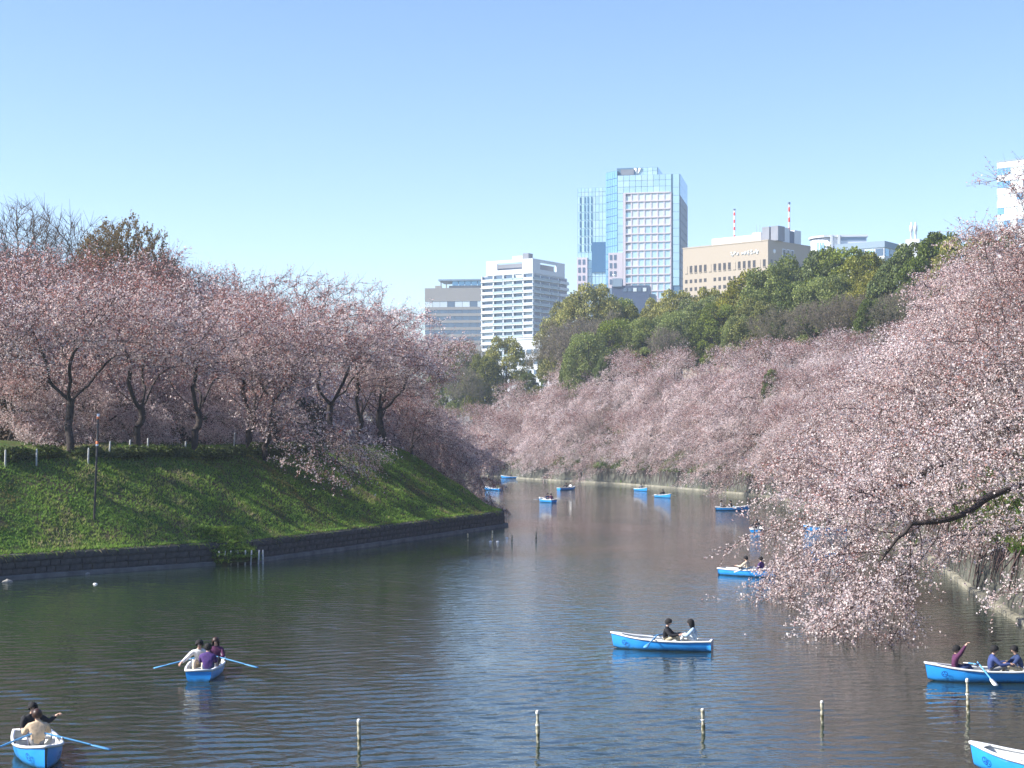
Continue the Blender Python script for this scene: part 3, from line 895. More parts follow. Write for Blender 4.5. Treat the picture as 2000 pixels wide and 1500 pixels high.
# --- near right cherries, large in the picture: built for themselves
NEAR = [cherry_lean(61, (.65, .82), .42, reach=11.5, height=13.5, width=7.0, low=-3.5, npads=46, per=85, tsize=(.032, .055), perf=13, tri=False, twigs=3, tip=.011, bud_base=.10, bud_lo=.6, rmax=.036),
        cherry_lean(62, (.65, .82), .42, reach=12.5, height=9.5, width=7.0, low=-4.0, npads=46, per=85, tsize=(.032, .055), perf=13, tri=False, twigs=3, tip=.011, bud_base=.10, bud_lo=.6, rmax=.036),
        cherry_lean(63, (.6, .8), .42, reach=10.0, height=13.0, width=7.5, low=-3.0, npads=46, per=80, tsize=(.032, .055), perf=13, tri=False, twigs=3, tip=.011, bud_base=.10, bud_lo=.6, rmax=.036)]
for (x, y, rz, s, i_, lab) in (
    (33.5, 97.0, math.pi + .10, 1.24, 0, 'nearest big cherry tree, its crown rising past the white office block'),
    (28.0, 82.5, math.pi + .04, 1.2, 1, 'near cherry tree with long low branches drooping to the water behind the boats'),
    (36.0, 112.0, math.pi + .1, 1.2, 2, 'big cherry tree behind the nearest one, leaning over the water'),
    (38.5, 127.0, math.pi, 1.12, 1, 'third big cherry tree back along the near bank'),
    (44.0, 112.0, math.pi - .2, 1.26, 0, 'cherry tree higher up the near bank, above the waterside ones'),
    (46.5, 130.0, math.pi, 1.38, 2, 'uphill cherry tree beyond the near waterside trees'),
    (25.6, 69.5, math.pi + .20, 1.05, 1, 'smallest near cherry, its twigs almost touching the heads of the three boaters'),
    (41.5, 143.0, math.pi, 1.1, 0, 'cherry tree where the near bank meets the long far slope')):
    plant('cherry_tree', NEAR[i_], (x, y, gz(x, y) - (.9 if y < 90 else 0)), rz, s, lab, 'tree', 'near cherry trees')

# ------------------------------------------------------------------ grass, hedge, creepers
def tufts(rng, n, xr, yr, cond, hgt, wid, cols, name, label):
    x = rng.uniform(*xr, n); y = rng.uniform(*yr, n)
    z, d, left = ground_z(x, y)
    ok = cond(x, y, d, left)
    x, y, z, d = x[ok], y[ok], z[ok], d[ok]
    k = len(x)
    p = np.column_stack([x, y, z - .02])
    p[:, 2] = np.where(d < 1.25, np.maximum(p[:, 2], np.where(left[ok], 1.5, 2.85)), p[:, 2])
    pt = vnoise(x * .35, y * .35, 21) * .6 + vnoise(x * 1.1, y * 1.1, 22) * .4
    V = []; T = []
    for b_ in range(3):
        a = rng.uniform(0, 6.28, k); h = rng.uniform(*hgt, k) * (.6 + .8 * pt); w = rng.uniform(*wid, k)
        u = np.column_stack([np.cos(a), np.sin(a), np.zeros(k)])
        tip = p + np.column_stack([rng.normal(size=k) * .5 * h, rng.normal(size=k) * .5 * h, h])
        V.append(np.stack([p - u * w[:, None], p + u * w[:, None], tip], 1))
        ci = np.clip((pt * 1.25 - .12) * len(cols) + rng.normal(size=k) * .55, 0, len(cols) - 1).astype(int)
        T.append(np.repeat((np.array(cols)[ci] * rng.uniform(.75, 1.25, (k, 1)))[:, None, :], 3, 1))
    V = np.concatenate(V).reshape(-1, 3); T = np.concatenate(T).reshape(-1, 3)
    o = obj(name, np_mesh(name, V, np.arange(len(V)).reshape(-1, 3), T, budleaf_m))
    return tag(o, label, 'grass', kind='stuff')
rng = np.random.default_rng(8)
GR = ((.19, .17, .05), (.16, .26, .034), (.15, .29, .032), (.20, .34, .038), (.27, .36, .058), (.38, .33, .16))
tufts(rng, 330000, (-52, 2), (76, 186), lambda x, y, d, left: left & (d > .25) & (d < 11) & (np.abs(x / y) < .34), (.07, .22), (.025, .055), GR, 'grass', 'rough green grass covering the sunlit bank')
GR2 = ((.14, .14, .045), (.12, .18, .03), (.11, .20, .028), (.15, .23, .035), (.2, .21, .06))
tufts(rng, 200000, (-45, 62), (70, 410), lambda x, y, d, left: (~left) & (d > .2) & (d < 15) & (np.abs(x / y) < .34), (.25, .7), (.04, .10), GR2, 'undergrowth', 'grass and undergrowth on the cherry slope')

# blades hanging over the edge of the low wall
g = np.random.default_rng(12)
LE = resample(LEFT_LINE[(LEFT_LINE[:, 1] > 86)], .03)
LE = LE[:int(len(LE) * .75)]
E0, en = offset_line(LE, .02)
k = len(LE)
base = np.column_stack([E0 + en * g.uniform(-.02, .4, (k, 1)), np.full(k, 1.46)])
dens = vnoise(LE[:, 0] * .8, LE[:, 1] * .8, 31)
ok = g.uniform(size=k) < dens * 1.1
base, en, dens = base[ok], en[ok], dens[ok]; k = len(base)
a = np.arctan2(en[:, 1], en[:, 0]) + np.pi / 2 + g.normal(size=k) * .6; w = g.uniform(.03, .07, k)
u = np.column_stack([np.cos(a), np.sin(a), np.zeros(k)])
ln = g.uniform(.15, .55, k) * (.4 + dens)
tip = base + np.column_stack([-en * (ln * .75)[:, None] + g.normal(size=(k, 2)) * .06, ln * g.uniform(-.9, .5, k)])
V = np.stack([base - u * w[:, None], base + u * w[:, None], tip], 1).reshape(-1, 3)
T = np.repeat(np.array(GR)[g.integers(0, 6, k)] * g.uniform(.6, 1.1, (k, 1)), 3, 0)
tag(obj('overhanging_grass', np_mesh('overhanging_grass', V, np.arange(len(V)).reshape(-1, 3), T, budleaf_m)), 'ragged grass hanging over the edge of the low dark wall', 'grass', kind='stuff')
# hedge clumps along the fence
SH = [shrub(71 + q, 1.9, 1.0, 1.0, 3000, ((.05, .08, .02), (.08, .12, .026), (.11, .14, .03))) for q in range(3)]
hl = along(LEFT_LINE, 3.0, 9.3, .5, .3, 86, 140)
k = 0
for x, y, nn in hl:
    if not seen(x, y, .03): continue
    e = empty('hedge_shrub', (x, y, gz(x, y) - .05), math.atan2(nn[1], nn[0]) + 1.57, 'clipped green shrub along the fence, %s from the near end' % ordn(k), 'shrub', 'shrubs along the fence')
    s = prng.uniform(.75, 1.05); e.scale = (s, s, s * prng.uniform(.75, 1.15))
    obj('foliage', SH[k % 3], e); obj('stem', stem_src, e)
    k += 1
# dead stems and creepers hanging down the far wall
g = np.random.default_rng(9)
RR = resample(RIGHT_LINE, .33)
R0, _ = offset_line(RR, -.12); R1, _ = offset_line(RR, .25)
pick = g.uniform(size=len(RR)) < .75
top = np.column_stack([R1[pick], g.uniform(2.6, 3.3, pick.sum())]); L = g.uniform(.5, 2.6, pick.sum())
bot = np.column_stack([R0[pick] + g.normal(size=(pick.sum(), 2)) * .15, top[:, 2] - L])
V, Fq = tubes(top, bot, np.full(len(top), .05), np.full(len(top), .02), 4)
tag(obj('creepers', np_mesh('creepers', V, Fq, material=twig_m)), 'dry brown creepers hanging down the tall stone wall', 'creeper', kind='stuff')
# ------------------------------------------------------------------ fence posts, pole, stakes, floats
post_m = mat('weathered_post', (.46, .46, .43), .8, var=.25, scale=6)
stake_m, nt, b = new_mat('lichened_stake')
n, l = nt.nodes, nt.links
tc = n.new('ShaderNodeTexCoord'); nz = n.new('ShaderNodeTexNoise'); nz.inputs['Scale'].default_value = 7; nz.inputs['Detail'].default_value = 5
l.new(tc.outputs['Object'], nz.inputs['Vector'])
cr = n.new('ShaderNodeValToRGB')
cr.color_ramp.elements[0].position = .38; cr.color_ramp.elements[0].color = (.10, .095, .04, 1)
cr.color_ramp.elements[1].position = .58; cr.color_ramp.elements[1].color = (.52, .48, .36, 1)
l.new(nz.outputs['Fac'], cr.inputs['Fac']); l.new(cr.outputs['Color'], b.inputs['Base Color']); b.inputs['Roughness'].default_value = .9
dark_m = mat('dark_pole', (.045, .042, .040), .7)
orange_m = mat('orange_paint', (.75, .20, .06), .6)
white_m = mat('white_paint', (.80, .80, .78), .5, var=.06)
knot_m = mat('pale_cap', (.72, .70, .64), .6)

def lathe(prof, k=10, material=None, name='turned'):
    """profile [(r, z)] turned round the z axis"""
    V = []; Fq = []
    for r, z in prof:
        for j in range(k):
            a = 2 * math.pi * j / k; V.append((r * math.cos(a), r * math.sin(a), z))
    for i in range(len(prof) - 1):
        for j in range(k):
            Fq.append((i * k + j, i * k + (j + 1) % k, (i + 1) * k + (j + 1) % k, (i + 1) * k + j))
    V.append((0, 0, prof[-1][1])); c = len(V) - 1
    tr = [((len(prof) - 1) * k + j, (len(prof) - 1) * k + (j + 1) % k, c) for j in range(k)]
    return np_mesh(name, V, [np.array(Fq), np.array(tr)], material=material, smooth=False)

post_me = lathe([(.062, -.35), (.060, .98), (.045, 1.03), (.02, 1.05)], 8, post_m)
fence_px = [(10, 912), (71, 908), (172, 906), (213, 892), (252, 889), (288, 886), (361, 891), (457, 872)]
for i_, (px, py) in enumerate(fence_px):
    # where the sight line of the foot meets the bank
    best = None
    for Y in np.arange(95, 160, .25):
        q = at(px, py, Y); zz = gz(q.x, q.y)
        if zz > 0 and q.z < zz + .05: best = (q.x, q.y, zz); break
    if best is None: continue
    o = obj('fence_post', post_me, None, best, 0, (1, 1, 1.05))
    o.rotation_euler = (math.radians(prng.uniform(-2, 2)), math.radians(prng.uniform(1, 6)), 0)
    tag(o, 'pale slanting fence post at the top of the grass, %s from the near end' % ordn(i_), 'fence post', 'fence posts along the bank')

# thin dark pole standing on the slope
best = None
for Y in np.arange(95, 150, .25):
    q = at(184, 1018, Y)
    if q.z < gz(q.x, q.y): best = q; break
pz = gz(best.x, best.y)
pole = empty('marker_pole', (best.x, best.y, pz), label='thin dark pole with orange and white marks on the grassy slope', cat='pole')
pole.rotation_euler = (0, math.radians(2.2), 0)
obj('shaft', lathe([(.075, -.5), (.07, 3.0), (.06, 6.6)], 8, dark_m), pole)
for z0, z1, mm_ in ((4.70, 4.82, white_m), (4.82, 5.0, orange_m), (6.45, 6.6, orange_m), (6.6, 6.78, white_m)):
    obj('painted_band', lathe([(.09, z0), (.09, z1)], 8, mm_), pole)

# stakes standing in the water: (px, top row, waterline row)
stakes = [(702, 1405, 1461, 'stake standing in open water, leftmost of the near row'), (1051, 1388, 1450, 'stake in the middle of the near row, in blue water'),
          (1374, 1384, 1432, 'mossy stake of the near row, nearest below the couple in the boat'), (1606, 1369, 1412, 'pale short stake between the couple and the three people afloat'),
          (1891, 1326, 1392, 'knobbly tall stake in front of the boat with three people')]
for i_, (px, pt, pb, lab) in enumerate(stakes):
    q = onwater(px, pb); h = (pb - pt) / F * q.y
    g = np.random.default_rng(300 + i_)
    prof = [(.055, -1.5)] + [(.048 + g.uniform(-.012, .014), h * t) for t in np.linspace(0, .93, 9)] + [(.052, h * .97), (.030, h)]
    e = empty('stake', (q.x, q.y, 0), label='weathered wooden ' + lab, cat='stake', group='near stakes')
    e.rotation_euler = (math.radians(g.uniform(-2, 2)), math.radians(g.uniform(-3, 3)), 0)
    obj('shaft', lathe(prof, 8, stake_m), e)
    obj('pale_top', lathe([(.05, h * .90), (.056, h * .93), (.045, h * 1.0), (.02, h * 1.02)], 8, knot_m), e)
    if i_ in (1, 2, 4):
        obj('knot', lathe([(.03, h * .50), (.066, h * .53), (.066, h * .56), (.03, h * .59)], 8, knot_m), e)
for i_, (px, pt, pb) in enumerate([(914, 1042, 1056), (962, 1036, 1056), (1000, 1045, 1060), (1047, 1038, 1055)]):
    q = onwater(px, pb); h = (pb - pt) / F * q.y
    g = np.random.default_rng(320 + i_)
    o = obj('stake', lathe([(.06, -1.5)] + [(.055 + g.uniform(-.012, .02), h * t) for t in np.linspace(0, .9, 6)] + [(.07, h * .94), (.03, h)], 8, stake_m), None, (q.x, q.y, 0))
    tag(o, 'short far stake off the point of the grassy bank, %s from the wall' % ordn(i_), 'stake', 'far stakes off the point')
float_me = lathe([(.05, -.10), (.11, -.07), (.14, .0), (.11, .06), (.05, .09)], 10, white_m)
for i_, (px, py, lab) in enumerate([(958, 1058, 'small white float beside the second far stake'), (972, 1058, 'small white float between the far stakes'), (990, 1051, 'white float lying farther off among the far stakes'),
                                    (186, 1141, 'white float drifting below the low stone wall')]):
    q = onwater(px, py)
    tag(obj('float', float_me, None, (q.x, q.y, 0), 0, (1, 1, .8)), lab, 'float')

# the slumped tongue of grass over the wall, propped by small posts
c0 = onwater(440, 1100)
g = np.random.default_rng(77)
slump_V = []; nu, nv = 14, 10
tdir = Vector((12.0, 13.1, 0)).normalized(); ndir = Vector((-tdir.y, tdir.x, 0))
c0 = c0 - ndir * 1.15
for i in range(nu):
    for j in range(nv):
        u = (i / (nu - 1) - .5) * 2; v = j / (nv - 1)
        zz = .55 + 1.75 * v ** .8 + g.normal() * .05 - .35 * u * u * (1 - v)
        p_ = c0 + tdir * (u * 1.75) + ndir * (-.95 + 3.1 * v + .75 * u * u * (1 - v))
        slump_V.append((p_.x, p_.y, zz))
ii = np.arange(nu * nv).reshape(nu, nv)
sf = np.stack([ii[:-1, :-1], ii[1:, :-1], ii[1:, 1:], ii[:-1, 1:]], -1).reshape(-1, 4)
slump_V = np.array(slump_V)
low = slump_V.copy(); low[:, 2] -= .35
ring = list(ii[:, 0]) + list(ii[-1, 1:]) + list(ii[-2::-1, -1]) + list(ii[0, -2:0:-1])
N0 = len(slump_V)
side = np.array([(ring[a], ring[(a + 1) % len(ring)], ring[(a + 1) % len(ring)] + N0, ring[a] + N0) for a in range(len(ring))])
bank = empty('slumped_bank', (0, 0, 0), label='tongue of grass slumped over the low wall above small posts', cat='bank')
obj('soil', np_mesh('soil', np.concatenate([slump_V, low]), np.concatenate([sf, side]), material=MATS['earth']), bank)
k = 6000
uu = g.integers(0, N0, k); p_ = slump_V[uu] + g.normal(size=(k, 3)) * np.array([.13, .13, .03])
a = g.uniform(0, 6.28, k); w = g.uniform(.03, .07, k); hh = g.uniform(.1, .3, k)
u_ = np.column_stack([np.cos(a), np.sin(a), np.zeros(k)])
tip_ = p_ + np.column_stack([g.normal(size=k) * .1 + .05, g.normal(size=k) * .1 - .08, hh * g.uniform(-.5, 1, k)])
V = np.stack([p_ - u_ * w[:, None], p_ + u_ * w[:, None], tip_], 1).reshape(-1, 3)
T = np.repeat(np.array(GR)[g.integers(1, 5, k)] * g.uniform(.7, 1.2, (k, 1)), 3, 0)
tag(obj('grass', np_mesh('grass', V, np.arange(len(V)).reshape(-1, 3), T, budleaf_m), bank), kind='stuff')
for i, px in enumerate((402, 413, 424, 438, 452, 463, 478, 487)):
    q = onwater(px, 1101 - (px - 440) * .03) - ndir * 1.45
    o = obj('prop_post', lathe([(.06, -1.0), (.055, .5), (.05, .95)], 7, post_m), bank, (q.x, q.y, 0))
    o.rotation_euler = (math.radians(g.uniform(-4, 4)), math.radians(g.uniform(-4, 4)), 0)
# loose stones on the footing of the low wall
rock_m = mat('pale_rock', (.30, .28, .24), .9, var=.3, scale=4, bump=.4)
for i, (px, py, s) in enumerate(((80, 1122, .42), (118, 1118, .30), (60, 1128, .28), (168, 1122, .26), (14, 1138, .34), (247, 1114, .2))):
    bm = bmesh.new(); bmesh.ops.create_icosphere(bm, subdivisions=2, radius=1.0)
    for v in bm.verts: v.co *= 1 + .35 * (vnoise(np.array([v.co.x * 1.7 + i * 9 + 50]), np.array([v.co.y * 1.7 + v.co.z * 1.3 + 50]), 5)[0] - .5)
    me = bpy.data.meshes.new('rock'); bm.to_mesh(me); bm.free(); me.materials.append(rock_m)
    q = onwater(px, py)
    tag(obj('rock', me, None, (q.x, q.y, .02), i, (s, s * .7, s * .55)), 'pale loose stone at the foot of the low wall, %s from the frame edge' % ordn([2, 3, 1, 4, 0, 5][i]), 'stone', 'loose stones by the wall')
# ------------------------------------------------------------------ rowing boats
blue_m = mat('blue_hull_paint', (.030, .32, .80), .32, var=.10, scale=2.2, coat=.3)
_nt = blue_m.node_tree; _n, _l = _nt.nodes, _nt.links      # weathered band near the waterline, scuffs along the side
_tc = _n.new('ShaderNodeTexCoord'); _sp = _n.new('ShaderNodeSeparateXYZ'); _l.new(_tc.outputs['Object'], _sp.inputs['Vector'])
_nz = _n.new('ShaderNodeTexNoise'); _nz.inputs['Scale'].default_value = 6; _nz.inputs['Detail'].default_value = 7; _l.new(_tc.outputs['Object'], _nz.inputs['Vector'])
_ad = _n.new('ShaderNodeMath'); _ad.operation = 'MULTIPLY_ADD'; _ad.inputs[1].default_value = -.16; _l.new(_nz.outputs['Fac'], _ad.inputs[0]); _l.new(_sp.outputs['Z'], _ad.inputs[2])
_mr = _n.new('ShaderNodeMapRange'); _mr.inputs['From Min'].default_value = -.06; _mr.inputs['From Max'].default_value = .03; _mr.inputs['To Min'].default_value = .8; _mr.inputs['To Max'].default_value = 0
_l.new(_ad.outputs[0], _mr.inputs['Value'])
_mx = _n.new('ShaderNodeMix'); _mx.data_type = 'RGBA'; _mx.inputs['B'].default_value = (.035, .10, .15, 1)
_pb = _n['Principled BSDF']; _src = _pb.inputs['Base Color'].links[0].from_socket
_l.new(_src, _mx.inputs['A']); _l.new(_mr.outputs['Result'], _mx.inputs['Factor'])
_sc = _n.new('ShaderNodeTexNoise'); _sc.inputs['Scale'].default_value = 3.5; _sc.inputs['Detail'].default_value = 10; _sc.inputs['Roughness'].default_value = .75
_mp = _n.new('ShaderNodeMapping'); _mp.inputs['Scale'].default_value = (.5, 1, 5); _l.new(_tc.outputs['Object'], _mp.inputs['Vector']); _l.new(_mp.outputs['Vector'], _sc.inputs['Vector'])
_m2 = _n.new('ShaderNodeMapRange'); _m2.inputs['From Min'].default_value = .60; _m2.inputs['From Max'].default_value = .72; _m2.inputs['To Max'].default_value = .45; _l.new(_sc.outputs['Fac'], _m2.inputs['Value'])
_x2 = _n.new('ShaderNodeMix'); _x2.data_type = 'RGBA'; _x2.inputs['B'].default_value = (.30, .50, .66, 1)
_l.new(_mx.outputs['Result'], _x2.inputs['A']); _l.new(_m2.outputs['Result'], _x2.inputs['Factor']); _l.new(_x2.outputs['Result'], _pb.inputs['Base Color'])
inner_m = mat('white_boat_inside', (.74, .74, .70), .45, var=.10, scale=3)
rim_m = mat('white_gunwale', (.80, .80, .78), .45, var=.06)
seat_m = mat('boat_seat', (.62, .62, .58), .55, var=.12)
oarblue_m = mat('blue_oar', (.12, .36, .62), .45, var=.15)
oartan_m = mat('varnished_blade', (.62, .42, .14), .45, var=.15)
emb_m = mat('dark_blue_emblem', (.012, .07, .32), .5)

LB = 3.9
def bx(t): return -LB / 2 + LB * t
def beam(t): return float(np.interp(t, [0, .1, .25, .5, .7, .85, .94, 1], [.44, .50, .57, .62, .54, .35, .18, .035]))
def sheer(t): return float(np.interp(t, [0, .3, .55, .8, 1], [.40, .37, .39, .48, .62]))
def keel(t): return float(np.interp(t, [0, .75, .92, 1], [-.10, -.12, -.04, .06]))
def section(t, inset=0.0, lift=0.0, drop=0.0):
    out = []
    for a in np.linspace(-1, 1, 13):
        y = math.copysign(abs(math.sin(a * math.pi / 2)) ** .75, a) * max(beam(t) - inset, .004)
        f = abs(a) ** 2.4
        z = (keel(t) + lift) * (1 - f) + (sheer(t) - drop) * f
        x = bx(t) + .10 * f * max(0, (t - .8) / .2)
        out.append((x, y, z))
    return out
def loft(inset=0.0, lift=0.0, drop=0.0, t0=0.0, t1=1.0, n=22):
    T = np.linspace(t0, t1, n)
    V = np.array([section(t, inset, lift, drop) for t in T]).reshape(-1, 3)
    ii = np.arange(n * 13).reshape(n, 13)
    fq = np.stack([ii[:-1, :-1], ii[1:, :-1], ii[1:, 1:], ii[:-1, 1:]], -1).reshape(-1, 4)
    return V, fq, ii
V, fq, ii = loft()
# transom as a fan of quads between mirrored points
tq = np.array([(ii[0, k], ii[0, k + 1], ii[0, 11 - k], ii[0, 12 - k]) for k in range(6)])
hull_me = np_mesh('hull', V, np.concatenate([fq[:, ::-1], tq]), material=blue_m, smooth=False)
for p in hull_me.polygons: p.use_smooth = p.index < len(fq)
V, fq, ii = loft(.035, .10, .01, .012, .965)
bq = np.array([(ii[-1, k], ii[-1, k + 1], ii[-1, 11 - k], ii[-1, 12 - k]) for k in range(6)])
sq = np.array([(ii[0, k], ii[0, k + 1], ii[0, 11 - k], ii[0, 12 - k]) for k in range(6)])
inner_me = np_mesh('lining', V, np.concatenate([fq, bq, sq]), material=inner_m, smooth=True)
def rim_mesh():
    pts = [(s, t) for s, t in [(-1, t) for t in np.linspace(0, 1, 18)] + [(1, t) for t in np.linspace(1, 0, 18)]]
    V = []
    for s, t in pts:
        x = bx(t) + .10 * max(0, (t - .8) / .2); b = beam(t); z = sheer(t)
        for dy, dz in ((-.055, .028), (.03, .028), (.03, -.035), (-.055, -.035)):
            V.append((x + (.02 if t > .97 and dy > 0 else 0) - (.05 * (dy < 0) if t > .97 else 0), s * max(b + dy, .002), z + dz))
    k = len(pts); F_ = []
    for i in range(k - 1):
        for j in range(4): F_.append((i * 4 + j, i * 4 + (j + 1) % 4, (i + 1) * 4 + (j + 1) % 4, (i + 1) * 4 + j))
    # stern bar and small bow deck
    b0 = len(V)
    for x in (-LB / 2 - .03, -LB / 2 + .06):
        for y in (-beam(0) - .03, beam(0) + .03):
            for z in (sheer(0) - .036, sheer(0) + .029): V.append((x, y, z))
    for q in ((0, 1, 3, 2), (4, 6, 7, 5), (0, 4, 5, 1), (2, 3, 7, 6), (0, 2, 6, 4), (1, 5, 7, 3)): F_.append(tuple(b0 + i for i in q))
    b1 = len(V)
    for t in (.90, .95, 1.0):
        x = bx(t) + .10 * max(0, (t - .8) / .2)
        V.append((x, -beam(t), sheer(t) + .022)); V.append((x, beam(t), sheer(t) + .022))
    F_ += [(b1, b1 + 2, b1 + 3, b1 + 1), (b1 + 2, b1 + 4, b1 + 5, b1 + 3)]
    return np_mesh('gunwale', V, np.array(F_), material=rim_m)
rim_me = rim_mesh()
def thwart(t, w=.27):
    z = .235; x = bx(t); b = beam(t) - .05
    return np_mesh('seat', [(x + sx * w / 2, sy * (beam(t + sx * w / 2 / LB) - .06), z + sz * .02) for sx in (-1, 1) for sy in (-1, 1) for sz in (-1, 1)],
                   np.array([[0, 1, 3, 2], [4, 6, 7, 5], [0, 4, 5, 1], [2, 3, 7, 6], [0, 2, 6, 4], [1, 5, 7, 3]]), material=seat_m)
seat_mes = [thwart(.13, .36), thwart(.50), thwart(.76, .26)]
SEATX = {'stern': bx(.15), 'mid': bx(.50), 'bow': bx(.75)}
SEATZ = .255
shaft_me = lathe([(.022, -.55), (.024, -.35), (.027, 0), (.026, .7), (.022, .85)], 8, oarblue_m)
def blade_mesh(m_):
    V = []; 
    for z, w in ((.78, .03), (.90, .065), (1.12, .085), (1.28, .08), (1.32, .05)):
        for y in (-w, w):
            for x in (-.012, .012): V.append((x, y, z))
    F_ = []
    for i in range(4):
        a, b = i * 4, i * 4 + 4
        F_ += [(a, a + 1, b + 1, b), (a + 3, a + 2, b + 2, b + 3), (a, b, b + 2, a + 2), (a + 1, a + 3, b + 3, b + 1)]
    F_ += [(0, 2, 3, 1), (16, 17, 19, 18)]
    return np_mesh('blade', V, np.array(F_), material=m_)
blade_blue, blade_white, blade_tan = blade_mesh(oarblue_m), blade_mesh(white_m), blade_mesh(oartan_m)
lock_me = lathe([(.03, -.06), (.03, .05), (.045, .06), (.045, .09)], 8, mat('grey_metal', (.3, .3, .31), .4, metal=.8))
ring_V = []; ring_F = []
for j in range(20):
    a = 2 * math.pi * j / 20
    for r in (.085, .11): ring_V.append((r * math.cos(a), r * math.sin(a), .004))
for j in range(20):
    k2 = (j + 1) % 20; ring_F.append((j * 2, j * 2 + 1, k2 * 2 + 1, k2 * 2))
for k3 in range(3):      # three pointed petals inside the ring
    a = math.pi / 2 + k3 * 2 * math.pi / 3
    b0 = len(ring_V)
    for rr, da in ((.015, 0), (.055, .55), (.084, 0), (.055, -.55)): ring_V.append((rr * math.cos(a + da), rr * math.sin(a + da), .004))
    ring_F.append((b0, b0 + 1, b0 + 2, b0 + 3))
emblem_me = np_mesh('emblem', ring_V, np.array(ring_F), material=emb_m)

def boat(px, py, bow, label, oars=(), group='blue rowing boats on the moat', emblem=True, blades=None, anchor='mid', roll=0.0):
    """bow = heading (x, y); oars = list of (side, sweep, dip)"""
    q = onwater(px, py)
    h = math.atan2(bow[1], bow[0])
    if anchor == 'bow': q = q - Vector((math.cos(h), math.sin(h), 0)) * (LB / 2)
    e = empty('rowing_boat', q, h, label, 'boat', group)
    obj('hull', hull_me, e); obj('lining', inner_me, e); obj('gunwale', rim_me, e)
    for s_ in seat_mes: obj('seat', s_, e)
    for sd in (-1, 1):
        if emblem:
            t = .86
            o = obj('emblem', emblem_me, e)
            y0, y1 = beam(t - .03), beam(t + .03)
            tang = Vector((LB * .06, (y1 - y0), 0)).normalized()
            nrm = Vector((-tang.y, tang.x, -.30)).normalized()     # outward for the port side
            upv = nrm.cross(tang) * -1
            if upv.z < 0: upv = -upv
            M = Matrix((tang, upv, nrm)).transposed()
            if sd < 0:
                M = Matrix(((1, 0, 0), (0, -1, 0), (0, 0, 1))) @ M
            a_ = .80
            yy = abs(math.sin(a_ * math.pi / 2)) ** .75 * beam(t); zz = keel(t) * (1 - a_ ** 2.4) + sheer(t) * a_ ** 2.4
            o.matrix_basis = Matrix.Translation((bx(t) + .05, sd * (yy + .055), zz)) @ M.to_4x4()
        obj('rowlock', lock_me, e, (bx(.56), sd * (beam(.56) + .0), sheer(.56) + .02))
    for i, (sd, sweep_, dip) in enumerate(oars):
        o = obj('oar', shaft_me, e, (bx(.56), sd * (beam(.56) + .01), sheer(.56) + .10))
        d = Vector((math.sin(sweep_), sd * math.cos(sweep_) , -dip)).normalized()
        o.rotation_euler = d.to_track_quat('Z', 'X').to_euler()
        obj('blade', (blades or [blade_blue, blade_blue])[i], o)
    return e

# ------------------------------------------------------------------ people
skin_m = mat('skin', (.58, .36, .26), .55, var=.05)
hair_m = mat('black_hair', (.012, .010, .010), .8, var=.2)
brown_hair_m = mat('brown_hair', (.05, .022, .013), .45, var=.2)
shoe_m = mat('dark_shoe', (.03, .028, .028), .6)
eye_m = mat('dark_eye', (.01, .008, .008), .3)
lip_m = mat('lips', (.40, .15, .13), .5)
CLOTH = {}
def cloth(name, c):
    if name not in CLOTH: CLOTH[name] = mat(name + '_cloth', c, .85, var=.22, scale=14, bump=.2)
    return CLOTH[name]

